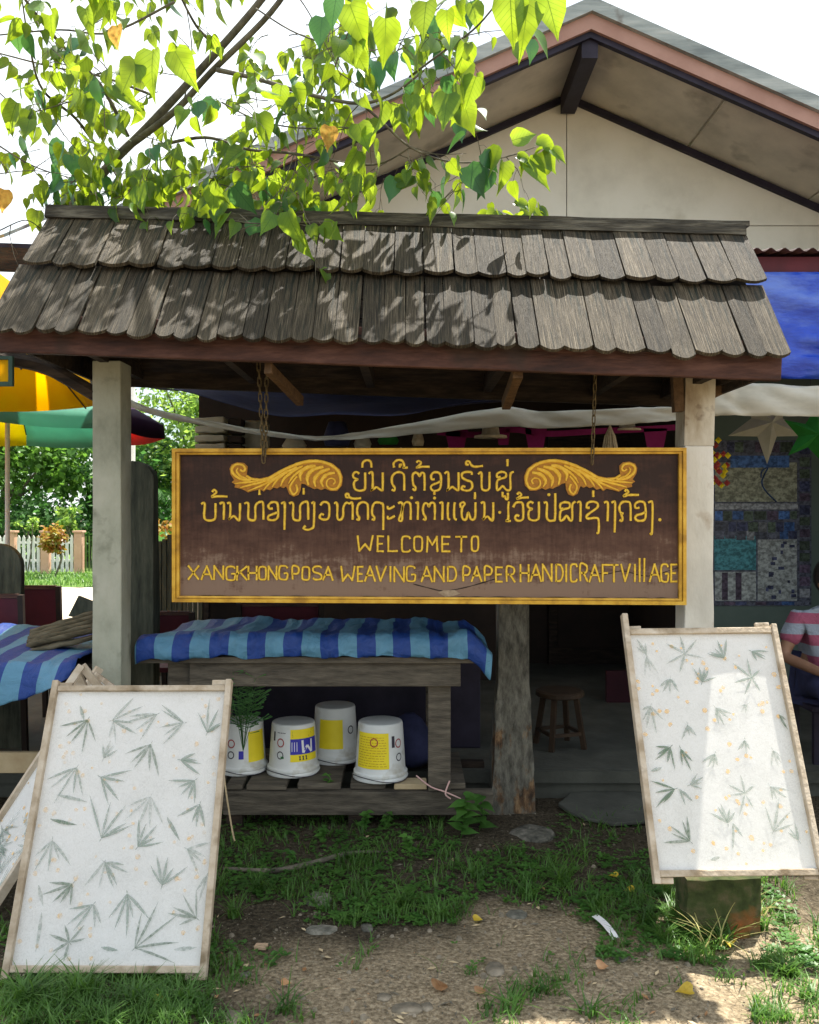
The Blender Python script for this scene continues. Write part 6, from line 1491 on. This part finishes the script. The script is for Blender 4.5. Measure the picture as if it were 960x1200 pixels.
# pink swag, hats, rolls
mb=MB()
P=[W(x,y,5.3) for x,y in [(510,500),(545,507),(575,502),(605,503),(635,506),(660,503)]]+[]
def swag(pts,Y,h):
    Q=spline([W(x,y,Y) for x,y in pts],5)
    for i in range(len(Q)-1):
        mb.add([Q[i],Q[i+1],Q[i+1]-Vector((0,0,h)),Q[i]-Vector((0,0,h))],[(0,1,2,3)])
swag([(512,503),(560,506),(600,500),(640,505),(700,502),(745,500),(800,497)],5.3,.035)
for px,w_,l in ((535,14,.19),(628,13,.2),(768,14,.22),(590,8,.1)):
    a=W(px-w_,502,5.3); b=W(px+w_,502,5.3); m_=W(px,502,5.3); mb.add([a,b,m_+Vector((.03,0,-l)),m_+Vector((-.03,0,-l))],[(0,1,2,3)])
o=obj('magenta_garland',mb,M['magenta'],origin=W(650,500,5.3)); s=o.modifiers.new('s','SOLIDIFY'); s.thickness=.003; tag(o,'magenta cloth garland with hanging points under the porch roof','garland')
def hat(px,py,Y,r,label):
    c=W(px,py,Y); mb=MB(); mb.lathe(c,[(r,0),(r*.97,.012),(r*.55,.02),(r*.45,.09),(r*.3,.11),(.01,.112)],20); o=obj('straw_hat',mb,M['straw'],origin=c,smooth=True); tag(o,label,'hat','straw hats hanging in the porch')
hat(575,513,5.25,.10,'round straw hat hanging left of the middle under the porch'); hat(735,505,5.35,.09,'straw hat hanging left of the right post')
mb=MB(); c=W(715,498,5.3)
for k in range(40):
    a=R(0,6.28); r=R(0,.06); mb.tube([c,c+Vector((math.cos(a)*r*.6,math.sin(a)*r*.6,-.07)),c+Vector((math.cos(a)*r,math.sin(a)*r,-.17+R(-.02,.02)))],.003,3)
o=obj('straw_bundle',mb,M['straw'],origin=c); tag(o,'pale straw tassel hanging behind the right chain','straw bundle')
mb=MB()
rk=thing('paper_stack','pale stacked bundles on a shelf above the left part of the sign','stack',W(262,524,6.2))
for k,y in enumerate((496,506,516,526)):
    mb=MB(); mb.bar(W(234,y,6.2),W(268,y-1,6.2),.3,.045,seg=3,jit=.004); obj('paper_bundle',mb,M['paperstar'],rk,bevel=.008)
    mb=MB(); mb.bar(W(272,y,6.25),W(288,y+1,6.25),.3,.045); obj('paper_bundle',mb,M['darkpaint'],rk,bevel=.008)
bxo('shelf_board',(W(230,0,6.1).x,6.0,W(0,534,6.2).z),(W(300,0,6.1).x,6.4,W(0,531,6.2).z),'darkwood',rk)
bxo('shelf_leg',(W(232,0,6.1).x,6.3,.15),(W(237,0,6.1).x,6.36,W(0,535,6.2).z),'darkwood',rk); bxo('shelf_leg',(W(294,0,6.1).x,6.3,.15),(W(299,0,6.1).x,6.36,W(0,535,6.2).z),'darkwood',rk)
mb=MB(); c=W(300,530,6.3); mb.lathe(c,[(.09,0),(.1,.06),(.1,.2),(.085,.22)],18); o=obj('pale_drum',mb,M['paperstar'],origin=c,smooth=True); tag(o,'pale round drum beside the stacked bundles above the sign','drum')
cb=thing('cabinet','low cabinet standing against the dark porch wall behind the sign','cabinet',(.0,7.4,.15))
bxo('body',(-1.3,7.3,.15),(.9,8.0,1.1),'darkpaint',cb); bxo('top',(-1.33,7.27,1.1),(.93,8.0,1.13),'tabwood',cb)
# more goods hanging in the dark porch
hg=[(345,518,'paperstar',.14,.05),(395,505,'navy',.16,.1),(425,515,'paperstar',.1,.06),(455,512,'greenstar',.12,.05),(490,512,'straw',.07,.06)]
for i,(px,py,mt,w_,h_) in enumerate(hg):
    c=W(px,py,5.9); mb=MB(); mb.lathe(c-Vector((0,0,h_)),[(w_*.5,0),(w_*.6,h_*.5),(w_*.35,h_*1.6)],12); o=obj('hanging_lampshade',mb,M[mt],origin=c,smooth=True)
    tag(o,['cream lampshade furthest left above the sign','dark blue lampshade above the sign','small cream lampshade above the sign left of the greeting','green lampshade above the Lao greeting','small straw lampshade above the middle of the sign'][i],'lampshade')
# stool
stl=thing('wooden_stool','round wooden stool on the porch floor right of the timber post','stool',W(656,878,5.25))
c=W(656,878,5.25); c.z=.15; stl.location=c
mb=MB(); mb.lathe(c+Vector((0,0,.30)),[(.13,0),(.145,.008),(.145,.03),(.13,.038)],20); obj('seat',mb,M['darkstool'],stl,smooth=False)
for k in range(4):
    a=math.radians(45+90*k)+.3; d=Vector((math.cos(a),math.sin(a),0)); mb=MB(); mb.bar(c+d*.15,c+d*.1+Vector((0,0,.302)),.028,.028,up=d); obj('leg',mb,M['darkstool'],stl)
for k in range(4):
    a=math.radians(45+90*k)+.3; b=a+math.pi/2; mb=MB(); mb.bar(c+Vector((math.cos(a)*.14,math.sin(a)*.14,.09)),c+Vector((math.cos(b)*.14,math.sin(b)*.14,.09)),.015,.02); obj('rung',mb,M['darkstool'],stl)
# dark blue sack at platform right
mb=MB(); c=W(480,880,4.8); vs=[];
mb.lathe(Vector((c.x,c.y,.18)),[(.10,0),(.13,.05),(.12,.16),(.07,.24),(.03,.27)],14); o=obj('blue_sack',mb,M['navy'],origin=c,smooth=True); tag(o,'dark blue sack behind the table leg on the platform','sack')
# item: toolbox/dark crate behind buckets
o=bxo('back_crate',(-1.0,5.0,.152),(.35,5.3,.62),'purple',None,.004) if False else None
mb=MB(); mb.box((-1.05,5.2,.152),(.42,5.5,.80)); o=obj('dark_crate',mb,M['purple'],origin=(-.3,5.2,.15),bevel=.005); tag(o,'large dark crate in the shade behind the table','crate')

# ---------------------------------------------------------------- seated person
pc0=W(975,0,5.0); px0=pc0.x
def skin(name,V,E,mat,par,sub=2,root=0):
    base=wloc(par); me=bpy.data.meshes.new(name); me.from_pydata([tuple(Vector(v[:3])-base) for v in V],E,[]); me.materials.append(mat)
    o=bpy.data.objects.new(name,me); COL.objects.link(o); o.parent=par
    m=o.modifiers.new('skin','SKIN'); m.use_smooth_shade=True
    for i,v in enumerate(V):
        d=me.skin_vertices[0].data[i]; r=v[3]; d.radius=(r,r) if not isinstance(r,tuple) else r; d.use_root=(i==root)
    s=o.modifiers.new('sub','SUBSURF'); s.levels=sub; s.render_levels=sub
    return o
person=thing('person','seated person in a pink and pale blue striped shirt at the right edge','person',(px0,5.0,.15))
X=px0-.015; fl=.15
TT=lambda v:(X+(v[1]-5.0)*1.08,5.0+(v[0]-X),v[2],v[3])
def TB(mb):
    mb.v=[Vector((X+(p.y-5.0),5.0+(p.x-X),p.z)) for p in mb.v]; mb.f=[f[::-1] for f in mb.f]; return mb
V=[(X,5.0,.62,.14),(X-.01,5.0,.80,.125),(X-.02,5.0,.95,.14),(X-.025,5.0,1.0,.07),(X-.04,5.0,1.05,.045),(X-.05,5.0,1.10,.08),(X-.055,5.0,1.17,.085)]
E=[(i,i+1) for i in range(6)]
def addv(v,p): V.append(v); E.append((p,len(V)-1)); return len(V)-1
for sy in (-1,1):
    s=addv((X-.03,5.0+.17*sy,.95,.05),2); e=addv((X-.06,5.0+.27*sy,.74,.036),s); wv=addv((X-.27,5.0+.15*sy,.68,.026),e); pm_=addv((X-.32,5.0+.1*sy,.695,.028),wv)
    for q in range(4):
        k=addv((X-.365,5.0+.1*sy+(q-1.5)*.02,.692,.0095),pm_); k2=addv((X-.39-.004*(1.5-abs(q-1.5)),5.0+.1*sy+(q-1.5)*.021,.682,.008),k); addv((X-.405,5.0+.1*sy+(q-1.5)*.021,.668,.007),k2)
    k=addv((X-.315,5.0+.11*sy,.69,.010),pm_); addv((X-.345,5.0+.095*sy,.68,.008),k)
    h=addv((X-.03,5.0+.1*sy,.6,.085),0); kn=addv((X-.42,5.0+.13*sy,.60,.06),h); an=addv((X-.40,5.0+.13*sy,.22,.038),kn); addv((X-.52,5.0+.13*sy,.185,.032),an)
V=[TT(v) for v in V]
body=skin('body',V,E,M['skin'],person)
V=[(X,5.0,.60,.155),(X-.01,5.0,.80,.148),(X-.02,5.0,.95,.145),(X-.03,5.0,1.015,.07)]; E=[(0,1),(1,2),(2,3)]
for sy in (-1,1): s=addv((X-.03,5.0+.17*sy,.955,.068),2); addv((X-.05,5.0+.245*sy,.80,.06),s)
V=[TT(v) for v in V]
skin('shirt',V,E,M['shirt'],person,root=1)
V=[(X,5.0,.58,.15)]; E=[]
for sy in (-1,1): h=addv((X-.05,5.0+.1*sy,.60,.1),0); kn=addv((X-.32,5.0+.13*sy,.60,.075),h); addv((X-.405,5.0+.13*sy,.27,.058),kn)
V=[TT(v) for v in V]
skin('trousers',V,E,M['navy'],person)
def blob(c,rx,ry,rz,n=16,m=10,f=lambda v:1,cut=None):
    mb=MB(); c=Vector(c); vs=[];fs=[]
    for j in range(m+1):
        ph=math.pi*j/m-math.pi/2
        for i in range(n):
            t=2*math.pi*i/n; v=Vector((math.cos(ph)*math.cos(t),math.cos(ph)*math.sin(t),math.sin(ph))); k=f(v); vs.append(c+Vector((v.x*rx*k,v.y*ry*k,v.z*rz*k)))
        if j:
            o=(j-1)*n
            for i in range(n): fs.append((o+i,o+(i+1)%n,o+n+(i+1)%n,o+n+i))
    mb.add(vs,fs); return mb
hc=Vector((X-.055,5.0,1.155))
obj('hair',TB(blob(hc+Vector((.025,0,.03)),.112,.098,.115,f=lambda v:1+.04*nz(v.x*5,v.y*5,v.z*5)-(.22 if v.x<-.5 and v.z<.35 else 0))),M['hair'],person,smooth=True)
obj('head',TB(blob(hc,.1,.078,.115,f=lambda v:1-.12*(v.z<-.5))),M['skin'],person,smooth=True)
obj('face_mask',TB(blob(hc+Vector((-.035,0,-.045)),.075,.073,.06)),M['bluemask'],person,smooth=True)
for sy in (-1,1):
    obj('eye',TB(blob(hc+Vector((-.092,.03*sy,.015)),.008,.012,.007,8,6)),M['lab_k'],person,smooth=True)
    obj('ear',TB(blob(hc+Vector((.0,.08*sy,-.005)),.02,.01,.03,8,6)),M['skin'],person,smooth=True)
    obj('shoe',TB(blob((X-.47,5.0+.13*sy,.185),.13,.048,.04,12,8)),M['lab_k'],person,smooth=True)
obj('nose',TB(blob(hc+Vector((-.1,0,-.01)),.016,.012,.02,8,6)),M['skin'],person,smooth=True)
pst=thing('plastic_stool','low dark stool under the seated person at the right edge','stool',(X,5.0,.15))
bxo('seat',(X-.17,4.84,.44),(X+.17,5.16,.475),'purple',pst,.008)
for a in (-.15,.12):
    for b in (4.86,5.11): bxo('leg',(X+a,b,.15),(X+a+.03,b+.03,.44),'purple',pst,0)
